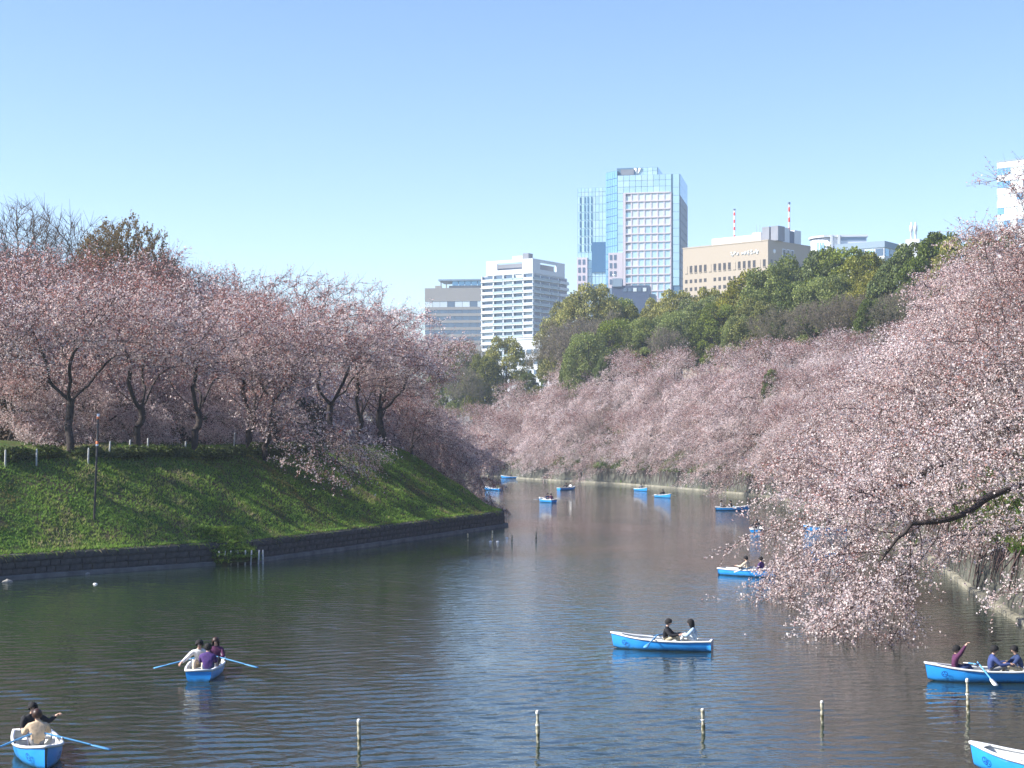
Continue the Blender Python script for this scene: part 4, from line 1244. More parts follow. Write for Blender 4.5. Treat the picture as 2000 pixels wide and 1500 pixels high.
def body_mesh(key, J, fingers=True):
    """one continuous body from a posed skeleton (Skin + Subdivision, then kept as a mesh)"""
    V, E, R, seg = [], [], [], []
    def add(p, r, par=None, region=None):
        V.append(Vector(p)); R.append(r)
        if par is not None: E.append((par, len(V) - 1)); seg.append((par, len(V) - 1, region))
        return len(V) - 1
    pel = add(J['pelvis'], (.165, .14))
    sp = add(Vector(J['pelvis']).lerp(Vector(J['chest']), .5), (.165, .13), pel, 0)
    ch = add(J['chest'], (.185, .135), sp, 0)
    nb = add(J['neck'], (.072, .072), ch, 0)
    h1 = add(Vector(J['neck']).lerp(Vector(J['head']), .45), (.058, .060), nb, 2)
    hd = add(J['head'], (.090, .104), h1, 2)
    fwd = Vector(J.get('look', (1, 0, 0))).normalized()
    ht = add(Vector(J['head']) + Vector((0, 0, .085)), (.066, .078), hd, 2)
    ns = add(Vector(J['head']) + fwd * .108 + Vector((0, 0, -.012)), (.014, .016), hd, 2)
    for s, nm in ((1, 'l'), (-1, 'r')):
        sh = add(J['sh_' + nm], (.085, .085), ch, 0)
        el = add(J['el_' + nm], (.066, .066), sh, 0)
        wr = add(J['wr_' + nm], (.044, .046), el, 0)
        dv = (Vector(J['wr_' + nm]) - Vector(J['el_' + nm])).normalized()
        side = dv.cross(Vector((0, 0, 1)))
        if side.length < .2: side = Vector((0, 1, 0))
        side.normalize(); nrm = side.cross(dv).normalized()
        pm = add(Vector(J['wr_' + nm]) + dv * .065, (.040, .020), wr, 2)
        if fingers:
            for k, (off, ln) in enumerate(((-.030, .062), (-.010, .075), (.010, .070), (.030, .055))):
                a = Vector(J['wr_' + nm]) + dv * .105 + side * off
                f1 = add(a, (.0095, .0095), pm, 2)
                f2 = add(a + dv * ln * .5 - nrm * ln * .35, (.0085, .0085), f1, 2)
                add(a + dv * ln * .6 - nrm * ln * .85, (.0075, .0075), f2, 2)
            th = add(Vector(J['wr_' + nm]) + dv * .05 - side * .045 * s - nrm * .015, (.011, .011), pm, 2)
            add(Vector(J['wr_' + nm]) + dv * .09 - side * .055 * s - nrm * .035, (.009, .009), th, 2)
        hp = add(J['hip_' + nm], (.098, .098), pel, 1)
        kn = add(J['kn_' + nm], (.064, .066), hp, 1)
        cf = add(Vector(J['kn_' + nm]).lerp(Vector(J['an_' + nm]), .35), (.058, .060), kn, 1)
        an = add(J['an_' + nm], (.040, .042), cf, 1)
        add(J['toe_' + nm], (.040, .030), an, 3)
    me = bpy.data.meshes.new('body_cage')
    me.from_pydata(V, E, [])
    o = bpy.data.objects.new('body_cage', me); col.objects.link(o)
    md = o.modifiers.new('skin', 'SKIN'); md.use_smooth_shade = True; md.branch_smoothing = .6
    o.modifiers.new('sub', 'SUBSURF').levels = 1
    o.modifiers['sub'].render_levels = 1
    for i, v in enumerate(me.skin_vertices[0].data):
        v.radius = R[i]; v.use_root = (i == 0)
    dg = bpy.context.evaluated_depsgraph_get(); dg.update()
    out = bpy.data.meshes.new_from_object(o.evaluated_get(dg))
    bpy.data.objects.remove(o); bpy.data.meshes.remove(me)
    out.name = 'body_' + key
    out.materials.clear()
    for m_ in (cloth('plain', (.2, .2, .2)), cloth('plain', (.2, .2, .2)), skin_m, shoe_m): out.materials.append(m_)
    cen = np.array([p.center for p in out.polygons])
    best = np.full(len(cen), 1e9); reg = np.zeros(len(cen), int)
    for a, b, rg in seg:
        A_, B_ = np.array(V[a]), np.array(V[b]); ab = B_ - A_
        t = np.clip(((cen - A_) @ ab) / max(ab @ ab, 1e-9), 0, 1)
        d = np.linalg.norm(cen - (A_ + t[:, None] * ab), axis=1) - (np.mean(R[a]) * (1 - t) + np.mean(R[b]) * t) * .6
        m_ = d < best; best[m_] = d[m_]; reg[m_] = rg
    out.polygons.foreach_set('material_index', reg.astype(np.int32))
    for p in out.polygons: p.use_smooth = True
    out.update()
    return out

def seated(lean=.05, turn=0.0, knees=.24, arms='lap', spread=.13, reach=.0):
    J = {'pelvis': (0, 0, .10), 'chest': (.02 + lean, 0, .40), 'neck': (.03 + lean * 1.4, 0, .56), 'head': (.055 + lean * 1.7, 0, .685)}
    for s, nm in ((1, 'l'), (-1, 'r')):
        J['hip_' + nm] = (.05, .095 * s, .07)
        J['kn_' + nm] = (.44, spread * s, knees)
        J['an_' + nm] = (.60, spread * s * .9, -.10); J['toe_' + nm] = (.76, spread * s * 1.0, -.135)
        J['sh_' + nm] = (.02 + lean * 1.2, .185 * s, .485)
        if arms == 'row':
            J['el_' + nm] = (.20 + lean + reach * .4, .27 * s, .27); J['wr_' + nm] = (.42 + lean + reach, .27 * s, .31)
        elif arms == 'wide':
            J['el_' + nm] = (.12 + lean, .36 * s, .30); J['wr_' + nm] = (.26 + lean, .46 * s, .22)
        elif arms == 'knees':
            J['el_' + nm] = (.22 + lean, .24 * s, .27); J['wr_' + nm] = (.40 + lean * .8, .10 * s, .30)
        else:
            J['el_' + nm] = (.08 + lean, .24 * s, .23); J['wr_' + nm] = (.28 + lean, .09 * s, .18)
    return J

BODY = {}
BODY['row'] = body_mesh('row', seated(.07, arms='row', reach=.05))
BODY['row_fwd'] = body_mesh('row_fwd', seated(.17, arms='wide'))
BODY['knees'] = body_mesh('knees', seated(.10, knees=.33, arms='knees', spread=.10))
BODY['lap'] = body_mesh('lap', seated(.03))
J = seated(.02); J['el_r'] = (.14, -.30, .62); J['wr_r'] = (.26, -.40, .86); J['look'] = (.8, -.5, .3)
BODY['point'] = body_mesh('point', J)
J = seated(.02); J['el_l'] = (.10, .36, .36); J['wr_l'] = (.22, .50, .50)
BODY['wave'] = body_mesh('wave', J)
J = seated(.12, arms='knees', knees=.26); J['look'] = (1, .4, 0)
BODY['bent'] = body_mesh('bent', J)
J = {'pelvis': (0, 0, .92), 'chest': (.02, 0, 1.24), 'neck': (.02, 0, 1.42), 'head': (.04, 0, 1.57)}
for s, nm in ((1, 'l'), (-1, 'r')):
    J['hip_' + nm] = (0, .095 * s, .88); J['kn_' + nm] = (.03 + .06 * s, .10 * s, .48); J['an_' + nm] = (.08 * s, .10 * s, .07); J['toe_' + nm] = (.15 + .08 * s, .11 * s, .035)
    J['sh_' + nm] = (.01, .185 * s, 1.33); J['el_' + nm] = (-.02, .235 * s, 1.06); J['wr_' + nm] = (.08, .24 * s, .84)
BODY['stand'] = body_mesh('stand', J)
HEAD = {'row': (.055 + .07 * 1.7, 0, .685), 'row_fwd': (.055 + .17 * 1.7, 0, .685), 'knees': (.055 + .17, 0, .685), 'lap': (.055 + .051, 0, .685),
        'point': (.055 + .034, 0, .685), 'wave': (.055 + .034, 0, .685), 'bent': (.055 + .204, 0, .685), 'stand': (.04, 0, 1.57)}

def hair_mesh(material, long_):
    V, F_ = [], []
    nu, nv = 14, 9
    for j in range(nv):
        th = math.pi * .70 * j / (nv - 1)
        for i in range(nu):
            ph = 2 * math.pi * i / nu
            back = (1 - math.cos(ph)) / 2            # 0 towards the face, 1 at the back
            t2 = th * (.62 + .38 * back ** .7)
            x = math.sin(t2) * math.cos(ph) * .128; y = math.sin(t2) * math.sin(ph) * .118; z = math.cos(t2) * .132 + .022
            if long_ and back > .35 and j > nv - 4: z -= .085 * (j - nv + 4) * back; x -= .01
            V.append((x - .008, y, z))
    for j in range(nv - 1):
        for i in range(nu): F_.append((j * nu + i, j * nu + (i + 1) % nu, (j + 1) * nu + (i + 1) % nu, (j + 1) * nu + i))
    return np_mesh('hair', V, np.array(F_), material=material, smooth=True)
HAIR = {('b', 0): hair_mesh(hair_m, False), ('b', 1): hair_mesh(hair_m, True), ('r', 0): hair_mesh(brown_hair_m, False), ('r', 1): hair_mesh(brown_hair_m, True)}
eye_me = lathe([(.012, -.006), (.012, .0), (.006, .006)], 8, eye_m)
mouth_me = np_mesh('mouth', [(0, -.024, -.004), (0, .024, -.004), (.004, .02, .006), (.004, -.02, .006)], np.array([[0, 1, 2, 3]]), material=lip_m)

def person(pose, top, legs, label, hair=('b', 0), loc=(0, 0, 0), heading=0.0, face=True, group=None, scale=1.0):
    o = obj('person', BODY[pose], None, loc, heading, (scale,) * 3)
    for i, m_ in ((0, top), (1, legs)):
        o.material_slots[i].link = 'OBJECT'; o.material_slots[i].material = m_
    tag(o, label, 'person', group)
    hp = Vector(HEAD[pose])
    obj('hair', HAIR[hair], o, hp)
    if face:
        for sy in (-1, 1):
            q = obj('eye', eye_me, o, hp + Vector((.092, .034 * sy, .012))); q.rotation_euler = (0, math.pi / 2, 0)
        obj('mouth', mouth_me, o, hp + Vector((.098, 0, -.052)))
    return o

def aboard(bt, seat, facing, pose, top, legs, label, hair=('b', 0), dy=0.0, dx=0.0, face=True, scale=1.16, yaw=0.0):
    """facing: +1 looks to the bow, -1 to the stern"""
    h = bt.rotation_euler.z
    c, s = math.cos(h), math.sin(h)
    x, y = SEATX[seat] + dx, dy
    return person(pose, top, legs, label, hair, (bt.location.x + c * x - s * y, bt.location.y + s * x + c * y, SEATZ), h + (0 if facing > 0 else math.pi) + yaw, face, scale=scale)

C = cloth
black_c, navy_c, denim_c, cream_c, white_c, grey_c = C('black', (.018, .018, .022)), C('navy', (.03, .05, .13)), C('denim', (.38, .50, .64)), C('cream', (.66, .54, .40)), C('white', (.72, .71, .68)), C('grey', (.22, .22, .23))
purple_c, plum_c, beige_c, red_c, indigo_c, khaki_c = C('purple', (.075, .035, .16)), C('plum', (.10, .025, .075)), C('beige', (.62, .46, .30)), C('red', (.55, .05, .04)), C('indigo', (.045, .07, .20)), C('khaki', (.42, .36, .25))

b1 = boat(1294, 1268, (-.97, .24), 'blue boat with a couple facing each other in open water', oars=((1, .12, .16), (-1, -.25, .02)), blades=[blade_blue, blade_tan])
aboard(b1, 'mid', -1, 'row', black_c, khaki_c, 'rower in a black jacket in the couple\'s boat', ('b', 0), dx=-.05)
aboard(b1, 'stern', 1, 'knees', denim_c, white_c, 'passenger in a pale denim jacket with white trousers facing the black-jacketed rower', ('b', 1))
b2 = boat(404, 1316, (-.04, 1), 'blue boat with three people huddled together, seen from its stern', oars=((1, -.35, .20), (-1, -.35, .20)))
aboard(b2, 'mid', -1, 'row_fwd', white_c, cream_c, 'rower in a white shirt in the boat of three seen from its stern', ('b', 0), dy=.16, dx=-.25, scale=1.25)
aboard(b2, 'bow', -1, 'lap', plum_c, black_c, 'dark-clothed passenger behind the white-shirted rower', ('r', 1), dy=-.22, dx=-.2)
aboard(b2, 'stern', 1, 'knees', purple_c, navy_c, 'passenger in purple nearest the stern, in front of the white-shirted rower', ('b', 0), dy=-.20)
b3 = boat(74, 1478, (.37, -.93), 'blue boat coming bow first in the bottom corner, rower with back turned', oars=((1, .5, .22), (-1, .5, .22)))
aboard(b3, 'mid', -1, 'row', beige_c, grey_c, 'rower in a beige coat seen from behind', ('r', 0), face=False)
aboard(b3, 'stern', 1, 'wave', black_c, navy_c, 'dark-clothed passenger hidden behind the beige-coated rower, one hand out', ('b', 0), dx=-.1)
b4 = boat(1812, 1329, (-1, .04), 'blue boat with three people below the drooping blossom branches', oars=((1, -.10, .30), (-1, 0, .10)), blades=[blade_white, blade_white], anchor='bow')
aboard(b4, 'bow', -1, 'point', plum_c, navy_c, 'passenger in a plum shirt raising an arm to the blossoms', ('b', 0), dx=.1)
aboard(b4, 'mid', -1, 'row', indigo_c, grey_c, 'rower in a dark blue jacket in the boat of three', ('b', 0), dx=-.12)
aboard(b4, 'stern', 1, 'bent', navy_c, khaki_c, 'passenger in navy with khaki trousers opposite the blue-jacketed rower', ('b', 0), dx=.1)
b5 = boat(1903, 1498, (-.72, .69), 'empty blue boat showing only its white bow in the corner', anchor='bow')

far = [
 (1462, 1125, (.76, -.65), 'blue boat half hidden by the lowest blossom branch tip', [('mid', -1, 'row', cream_c, grey_c, 'rower in cream in the boat behind the lowest branch'), ('bow', -1, 'lap', purple_c, grey_c, 'passenger in purple in the boat behind the lowest branch')], ((1, .3, .1), (-1, 0, .1))),
 (1626, 1088, (-.6, .8), 'blue boat glimpsed through the blossoms, white-clothed people aboard', [('mid', -1, 'row', white_c, grey_c, 'rower in white glimpsed through the blossoms')], ()),
 (1612, 1038, (-.9, .3), 'blue boat mostly hidden behind the blossoms, farther off than its neighbour', [('mid', -1, 'row', grey_c, grey_c, 'rower in grey mostly hidden behind the blossoms')], ()),
 (1478, 1040, (.20, .98), 'blue boat seen end on at the tip of the upper blossom branch', [('mid', -1, 'row_fwd', black_c, grey_c, 'rower in black in the boat seen end on')], ()),
 (1430, 997, (.98, -.16), 'blue boat with two dark figures on brown water, bow raised', [('mid', -1, 'row', black_c, grey_c, 'dark rower in the boat with its bow raised'), ('stern', 1, 'lap', grey_c, black_c, 'pale-faced passenger in the boat with its bow raised')], ((-1, .2, .12),)),
 (1296, 972, (.42, -.90), 'blue boat with one dark rower and an oar out, off the far wall', [('mid', -1, 'row', black_c, navy_c, 'lone dark rower off the far wall with an oar out')], ((1, -.1, .14), (-1, -.1, .14))),
 (1253, 959, (.38, -.92), 'blue and white boat closest to the far wall, one rower', [('mid', -1, 'row', grey_c, black_c, 'lone rower in grey closest to the far wall')], ()),
 (1107, 957, (.72, .70), 'blue boat with dark side and two people, white clothes showing', [('mid', -1, 'row', black_c, grey_c, 'dark rower in the boat with the dark side'), ('bow', -1, 'lap', white_c, grey_c, 'passenger in white in the boat with the dark side')], ()),
 (1068, 981, (-.48, .88), 'blue boat with two people and a white oar blade held out', [('mid', -1, 'row', navy_c, grey_c, 'navy rower holding the white-bladed oar out'), ('stern', 1, 'knees', plum_c, white_c, 'plum-clad passenger behind the white-bladed oar')], ((-1, -1.2, -.02), (1, 0, .1))),
 (963, 958, (-.68, .73), 'blue boat passing behind the point of the grassy bank, two aboard', [('mid', -1, 'row', plum_c, grey_c, 'plum-clad rower passing behind the grassy point'), ('stern', 1, 'lap', C('lemon', (.62, .60, .30)), grey_c, 'passenger in pale yellow passing behind the grassy point')], ((1, .4, .03), (-1, 0, .1))),
 (996, 934, (-.95, .2), 'tiny pale boat farthest away under the overhanging cherries', [('mid', -1, 'row', black_c, grey_c, 'rower in the tiny farthest boat')], ()),
]
for px, py, bow, lab, crew, oars in far:
    bt = boat(px, py, bow, lab, oars=oars, emblem=False, blades=[blade_white, blade_white])
    for seat, fc, pose, top_, legs_, pl in crew:
        aboard(bt, seat, fc, pose, top_, legs_, pl, ('b', 0), face=False)
# strollers on the path behind the fence
for px, py, Y, top_, pl, hd in ((668, 838, 150, red_c, 'stroller in red under the cherries on the bank path', 2.0), (388, 848, 133, C('orange', (.75, .28, .12)), 'stroller in orange behind the fence', -.6), (76, 858, 122, black_c, 'dark stroller behind the shrubs near the fence', 1.0), (682, 838, 151, white_c, 'stroller in white beside the one in red', 1.2)):
    q = at(px, py, Y)
    person('stand', top_, navy_c, pl, ('b', 0), (q.x, q.y, gz(q.x, q.y)), hd, face=False)
# ------------------------------------------------------------------ city beyond the trees
def glass(name, c, rough=.12, metal=.55):
    m, nt, b = new_mat(name)
    n, l = nt.nodes, nt.links
    oi = n.new('ShaderNodeObjectInfo')
    mr = n.new('ShaderNodeMapRange'); mr.inputs['To Min'].default_value = .93; mr.inputs['To Max'].default_value = 1.06
    hsv = n.new('ShaderNodeHueSaturation'); hsv.inputs['Color'].default_value = (*c, 1)
    l.new(oi.outputs['Random'], mr.inputs['Value']); l.new(mr.outputs['Result'], hsv.inputs['Value'])
    l.new(hsv.outputs['Color'], b.inputs['Base Color'])
    b.inputs['Roughness'].default_value = rough; b.inputs['Metallic'].default_value = metal
    return m
aqua_m = glass('aqua_glass', (.48, .70, .76), .3, .3)
aqua2_m = glass('pale_aqua_glass', (.54, .74, .80), .35, .2)
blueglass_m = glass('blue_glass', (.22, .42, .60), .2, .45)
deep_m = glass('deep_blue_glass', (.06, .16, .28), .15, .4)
winm = glass('window_glass', (.13, .18, .25), .12, .3)
curt_m = glass('curtained_window', (.66, .74, .76), .4, .0)
mull_m = mat('blue_grey_mullion', (.10, .20, .30), .5, var=.1, scale=.3)
pink_m = mat('pinkish_stone', (.66, .58, .60), .75, var=.05, scale=.25)
wht_m = mat('white_concrete', (.66, .68, .71), .7, var=.06, scale=.25, streak=.2)
rail_m = mat('green_grey_railing', (.36, .45, .47), .4, var=.06, scale=.4)
brown_m = mat('grey_brown_concrete', (.33, .31, .285), .8, var=.08, scale=.2)
tan_m = mat('tan_brick_tile', (.40, .335, .26), .8, var=.05, scale=.3, streak=.1)
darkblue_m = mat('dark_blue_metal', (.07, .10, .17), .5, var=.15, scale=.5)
louv_m = mat('grey_louvre', (.22, .23, .26), .6, var=.2, scale=.8)
slate_m = mat('blue_grey_panel', (.24, .32, .40), .6, var=.08, scale=.4)
redp_m = mat('red_mast_paint', (.60, .06, .04), .6)

darkwin_m = glass('dark_window', (.045, .04, .04), .3, 0)
def H(py, Y): return CAMZ - (py - HOR) / F * Y
BASE = 6.0
def building(name, px, Y, theta, label):
    p = at(px, HOR, Y)
    return empty(name, (p.x, p.y, 0), theta, label, 'building')
def blk(parent, name, m, x0, x1, y0, y1, z0, z1):
    return obj(name, box_mesh(m), parent, ((x0 + x1) / 2, (y0 + y1) / 2, (z0 + z1) / 2), 0, (abs(x1 - x0), abs(y1 - y0), abs(z1 - z0)))
def panes(parent, mats, plane, a0, a1, n, zs, off, gap=.16, th=.25, name='pane', pick=None):
    """glass panes on a face. plane 'f': faces -y at y=off, spread along x; 'r': faces +x at x=off, spread along y"""
    w = (a1 - a0) / n
    for zi in range(len(zs) - 1):
        for i in range(n):
            m_ = mats[(pick(i, zi) if pick else prng.randrange(len(mats)))]
            u0, u1 = a0 + i * w + gap / 2, a0 + (i + 1) * w - gap / 2
            if plane == 'f': blk(parent, name, m_, u0, u1, off - th, off, zs[zi] + gap / 2, zs[zi + 1] - gap / 2)
            else: blk(parent, name, m_, off, off + th, u0, u1, zs[zi] + gap / 2, zs[zi + 1] - gap / 2)

# --- glass tower
Yt = 840; k_ = Yt / F
T = building('glass_tower', 1206, Yt, -.20, 'tall glass tower with stepped blue glass blocks and a pinkish window grid')
FL = 15.9 * k_
top = H(343, Yt)
W = (1325 - 1206) * k_ / .98
blk(T, 'main_block', mull_m, 0, W, 0, 40, BASE, top)
# front: strip of glass, top band, pink grid
zs_top = [H(378, Yt), H(366, Yt), H(354, Yt), top]
panes(T, [aqua_m, aqua2_m], 'f', .1, W - 4.2, 9, zs_top, 0)
zs_main = [H(378, Yt) - FL * i for i in range(14)][::-1]
panes(T, [aqua_m], 'f', .1, 2.9, 1, zs_main, 0)
panes(T, [aqua_m], 'f', W - 3.4, W - .1, 1, [H(560, Yt) + FL * 1.0 * i for i in range(13)] + [top], 0)
gx0, gx1 = 3.0, W - 4.2
blk(T, 'stone_pier', pink_m, gx0, gx0 + 1.3, -.9, -.01, zs_main[0], zs_main[-1])
cw = (gx1 - gx0 - 1.3) / 7
for c in range(7):
    xa = gx0 + 1.3 + c * cw
    blk(T, 'stone_pier', pink_m, xa + cw - .75, xa + cw, -.6, -.01, zs_main[0], zs_main[-1])
    for r in range(13):
        z0, z1 = zs_main[r], zs_main[r + 1]
        if c == 0:
            blk(T, 'vent', louv_m, xa, xa + cw - .75, -.5, -.02, z1 - 1.5, z1 - .45)
            blk(T, 'window', curt_m if prng.random() < .5 else aqua_m, xa, xa + cw - .75, -.4, -.02, z0, z1 - 1.6)
        else:
            blk(T, 'window', aqua2_m if (r < 9 and prng.random() < .75) else curt_m, xa, xa + cw - .75, -.4, -.02, z0 + .1, z1 - .6)
for r in range(14):
    blk(T, 'stone_band', pink_m, gx0 + 1.3, gx1 - .75, -.8, -.02, zs_main[r] - .45, zs_main[r] + .12)
blk(T, 'stone_base', pink_m, .2, W - .2, -.7, -.01, BASE, zs_main[0] - .5)
# shaded right side: glass above, dark stone floors below
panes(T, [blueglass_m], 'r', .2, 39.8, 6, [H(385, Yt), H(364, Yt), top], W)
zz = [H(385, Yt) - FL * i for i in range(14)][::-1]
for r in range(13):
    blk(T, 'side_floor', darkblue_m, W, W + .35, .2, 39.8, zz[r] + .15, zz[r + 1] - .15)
# chamfer to the left of the front
ch = obj('chamfer_block', np_mesh('chamfer_block', [(0, 0, BASE), (-7.0, 7.5, BASE), (-7.0, 30, BASE), (0, 30, BASE), (0, 0, H(333, Yt)), (-7.0, 7.5, H(331, Yt)), (-7.0, 30, H(331, Yt)), (0, 30, H(333, Yt))],
         np.array([(0, 4, 5, 1), (1, 5, 6, 2), (2, 6, 7, 3), (4, 7, 6, 5)]), material=mull_m), T)
Lc = math.hypot(7.0, 7.5); ca = math.atan2(7.5, -7.0)
for r in range(17):
    for c in range(5):
        z1 = H(333, Yt) - FL * .92 * r; u = (c + .5) * Lc / 5
        o = obj('pane', box_mesh(blueglass_m), T, (-7.0 * u / Lc - .1, 7.5 * u / Lc - .1, z1 - FL * .46), ca, (Lc / 5 - .2, .25, FL * .92 - .25))
# penthouse with the emblem
blk(T, 'penthouse', mull_m, -.5, 20.5, 1.2, 26, top - 1, H(328, Yt))
panes(T, [aqua_m, aqua2_m], 'f', 10.5, 20.4, 4, [top + .1, top + 2.0, H(328.3, Yt)], 1.2)
panes(T, [blueglass_m], 'r', 1.4, 25.8, 4, [top + .1, H(328.3, Yt)], 20.5)
blk(T, 'louvre', louv_m, 1.6, 8.3, .85, 1.2, top + .3, H(331, Yt))
for sx, xa in ((1, 8.4), (-1, 12.4)):
    V = []
    for y in (.55, .95):
        for (a, z) in ((0, 1.0), (1.5, 1.0), (2.2, 0), (1.7, 0)): V.append((xa + sx * a, y, top + .4 + z * 3.2))
    obj('emblem', np_mesh('emblem', V, np.array([(0, 1, 2, 3), (7, 6, 5, 4), (0, 4, 5, 1), (1, 5, 6, 2), (2, 6, 7, 3), (3, 7, 4, 0)]), material=white_m), T)
# left wing
wx0, wx1 = -(1206 - 1131) * k_ / .98 - 2, -7.0
wt = H(360, Yt)
blk(T, 'left_wing', mull_m, wx0, wx1, 9, 34, BASE, wt)
zw = [wt, wt - 2.2, wt - 4.4] + [wt - 4.4 - FL * i for i in range(1, 12)]
zw = zw[::-1]
panes(T, [aqua_m, aqua2_m], 'f', wx0 + .1, wx1 - .1, 8, zw, 9)
for r in range(7):
    for c, u in enumerate((.075, .235, .345, .47)):
        z1 = wt - 4.6 - FL * r
        blk(T, 'slot_window', deep_m, wx0 + (wx1 - wx0) * u, wx0 + (wx1 - wx0) * u + .65, 8.55, 8.72, z1 - 3.4, z1 - .2)
blk(T, 'dark_glass_panel', deep_m, wx0 + (wx1 - wx0) * .50, wx1 - .05, 8.2, 8.7, H(528, Yt), H(468, Yt))
blk(T, 'stone_block', pink_m, wx0 - .2, wx0 + 5.2, 7.6, 8.7, BASE, H(498, Yt))
for r in range(5):
    for c in (0, 1):
        blk(T, 'window', winm, wx0 + .5 + c * 2.3, wx0 + 1.7 + c * 2.3, 7.45, 7.6, H(502, Yt) - FL * r - 2.6, H(502, Yt) - FL * r)
blk(T, 'stone_block', pink_m, -4.6, 2.9, -.95, 6.0, BASE, H(494, Yt))
for r in range(4):
    for c, xx in enumerate((-3.9, -1.7)):
        blk(T, 'window', winm, xx, xx + 1.2, -1.1, -.95, H(498, Yt) - FL * r - 2.6, H(498, Yt) - FL * r)

# --- low dark building in front of the tower
D = building('dark_rooftop_building', 1195, 740, -.15, 'low dark blue building with rooftop plant before the glass tower')
kd = 740 / F
blk(D, 'main_block', darkblue_m, 0, 17, 0, 12, BASE, H(558, 740))
blk(D, 'annex', slate_m, 17, 19.5, 1, 12, BASE, H(575, 740))
blk(D, 'lift_tower', slate_m, .3, 4.6, -.5, 6, H(560, 740), H(544, 740))
for i in range(5): blk(D, 'window', curt_m if i in (2, 4) else winm, 5.2 + i * 2.2, 6.8 + i * 2.2, -.15, 0, H(570, 740), H(563, 740))
blk(D, 'lower_wing', slate_m, -12, 0, 1, 12, BASE, H(562, 740))
for i in range(4): blk(D, 'window', winm, -11 + i * 2.7, -9.2 + i * 2.7, .85, 1, H(572, 740), H(566, 740))
obj('dish_aerial', lathe([(.1, 0), (.1, 1.0), (.9, 1.4), (1.1, 1.9)], 12, white_m), D, (1.2, 1, H(544, 740)))

# --- white balcony building
Yb = 800
B = building('white_apartment_block', 1041, Yb, -math.radians(33), 'white apartment block with stacked balconies and an open roof storey')
kb = Yb / F
wl_, wr_ = 30.5, 34.0
ft = H(533, Yb); fh = 12.45 * kb
nfl = 13
blk(B, 'core', wht_m, -wl_ + 1.2, -1.0, 1.2, wr_, BASE, ft)
for r in range(nfl):
    z1 = ft - fh * r; z0 = z1 - fh
    blk(B, 'floor_slab', wht_m, -wl_ - .3, 0.3, -.3, wr_ + .3, z0 - .18, z0 + .12)
    for c in range(5):
        xa = -wl_ + (0 if c == 0 else 7.2 + (c - 1) * 5.82); xb = -wl_ + 7.2 + c * 5.82
        blk(B, 'balcony_rail', wht_m if c in (0, 4) else rail_m, xa + .15, xb - .15, -.22, -.08, z0 + .12, z0 + 1.25)
        blk(B, 'window', winm if prng.random() < .85 else curt_m, xa + .5, xb - .9, 1.0, 1.19, z0 + .3, z1 - .5)
    for c in range(4):
        ya = .3 + c * 8.4; yb = ya + 8.2
        blk(B, 'balcony_rail', rail_m if c < 3 else wht_m, .08, .22, ya, yb, z0 + .12, z0 + 1.25)
        blk(B, 'window', winm, -.99, -.8, ya + .6, yb - .8, z0 + .3, z1 - .5)
for c in range(5):
    xx = -wl_ + 7.2 + c * 5.82 - 5.82 * (c == 5)
    blk(B, 'pier', wht_m, xx - .3, xx + .3 if c < 4 else xx, .0, 1.2, BASE, ft - .2)
blk(B, 'pier', wht_m, -wl_, -wl_ + .5, 0, 1.2, BASE, ft - .2)
# roof storey with long openings on both faces
rt = H(504, Yb)
x0, x1, y0, y1 = -wl_ + 2.6, -.6, .6, wr_ - 3
blk(B, 'roof_wall', wht_m, x0, x0 + 6.5, y0, y0 + .8, ft, rt); blk(B, 'roof_wall', wht_m, x1 - 6.0, x1, y0, y0 + .8, ft, rt)
blk(B, 'roof_wall', wht_m, x0 + 6.5, x1 - 6.0, y0, y0 + .8, ft, ft + 2.4); blk(B, 'roof_wall', wht_m, x0 + 6.5, x1 - 6.0, y0, y0 + .8, rt - 1.4, rt)
blk(B, 'roof_wall', wht_m, x1 - .8, x1, y0 + .8, y0 + 7, ft, rt); blk(B, 'roof_wall', wht_m, x1 - .8, x1, y1 - 8, y1, ft, rt)
blk(B, 'roof_wall', wht_m, x1 - .8, x1, y0 + 7, y1 - 8, ft, ft + 2.4); blk(B, 'roof_wall', wht_m, x1 - .8, x1, y0 + 7, y1 - 8, rt - 1.4, rt)
blk(B, 'plant_room', louv_m, x0 + 4, x1 - 4, y0 + 4, y1 - 4, ft, rt - 1.6)
blk(B, 'roof_hut', wht_m, x0 + 12, x0 + 18, 6, 12, rt - .1, rt + 2.4); blk(B, 'roof_hut', louv_m, x0 + 18.2, x0 + 21.5, 6, 10, rt - .1, rt + 3.4)
blk(B, 'roof_floor', wht_m, x0, x1, y0 + .8, y1, ft + .01, ft + .3)

# --- grey-brown office to its left
G = building('grey_office_block', 830, 900, -.12, 'grey-brown office block with dark window strips behind the cherry tops')
kg = 900 / F; wg = 118 * kg
blk(G, 'core', brown_m, 0, wg, .3, 24, BASE, H(563, 900))
gz_ = [563, 584, 596, 609, 620, 634, 647, 660, 673, 686]
for a, b_ in zip([563, 600, 612.5, 626, 639.5, 653, 666], [589, 605.5, 618, 631, 645, 658, 671]):
    blk(G, 'spandrel', brown_m, -.1, wg + .1, 0, .3, H(b_, 900), H(a, 900))
for a, b_ in zip([589, 605.5, 618, 631, 645, 658], [600, 612.5, 626, 639.5, 653, 666]):
    for c in range(8): blk(G, 'window', winm if a > 600 or prng.random() < .4 else curt_m, c * wg / 8 + .1, (c + 1) * wg / 8 - .1, .15, .29, H(b_, 900), H(a, 900))
blk(G, 'roof_slab', slate_m, 7.5, wg, -.3, 20, H(549, 900), H(546, 900))
blk(G, 'roof_storey', brown_m, 13, wg, 2, 18, H(563, 900), H(558, 900))
for c in range(5): blk(G, 'window', blueglass_m, 15 + c * 3.5, 18.2 + c * 3.5, 1.8, 2.2, H(558, 900), H(549.2, 900))
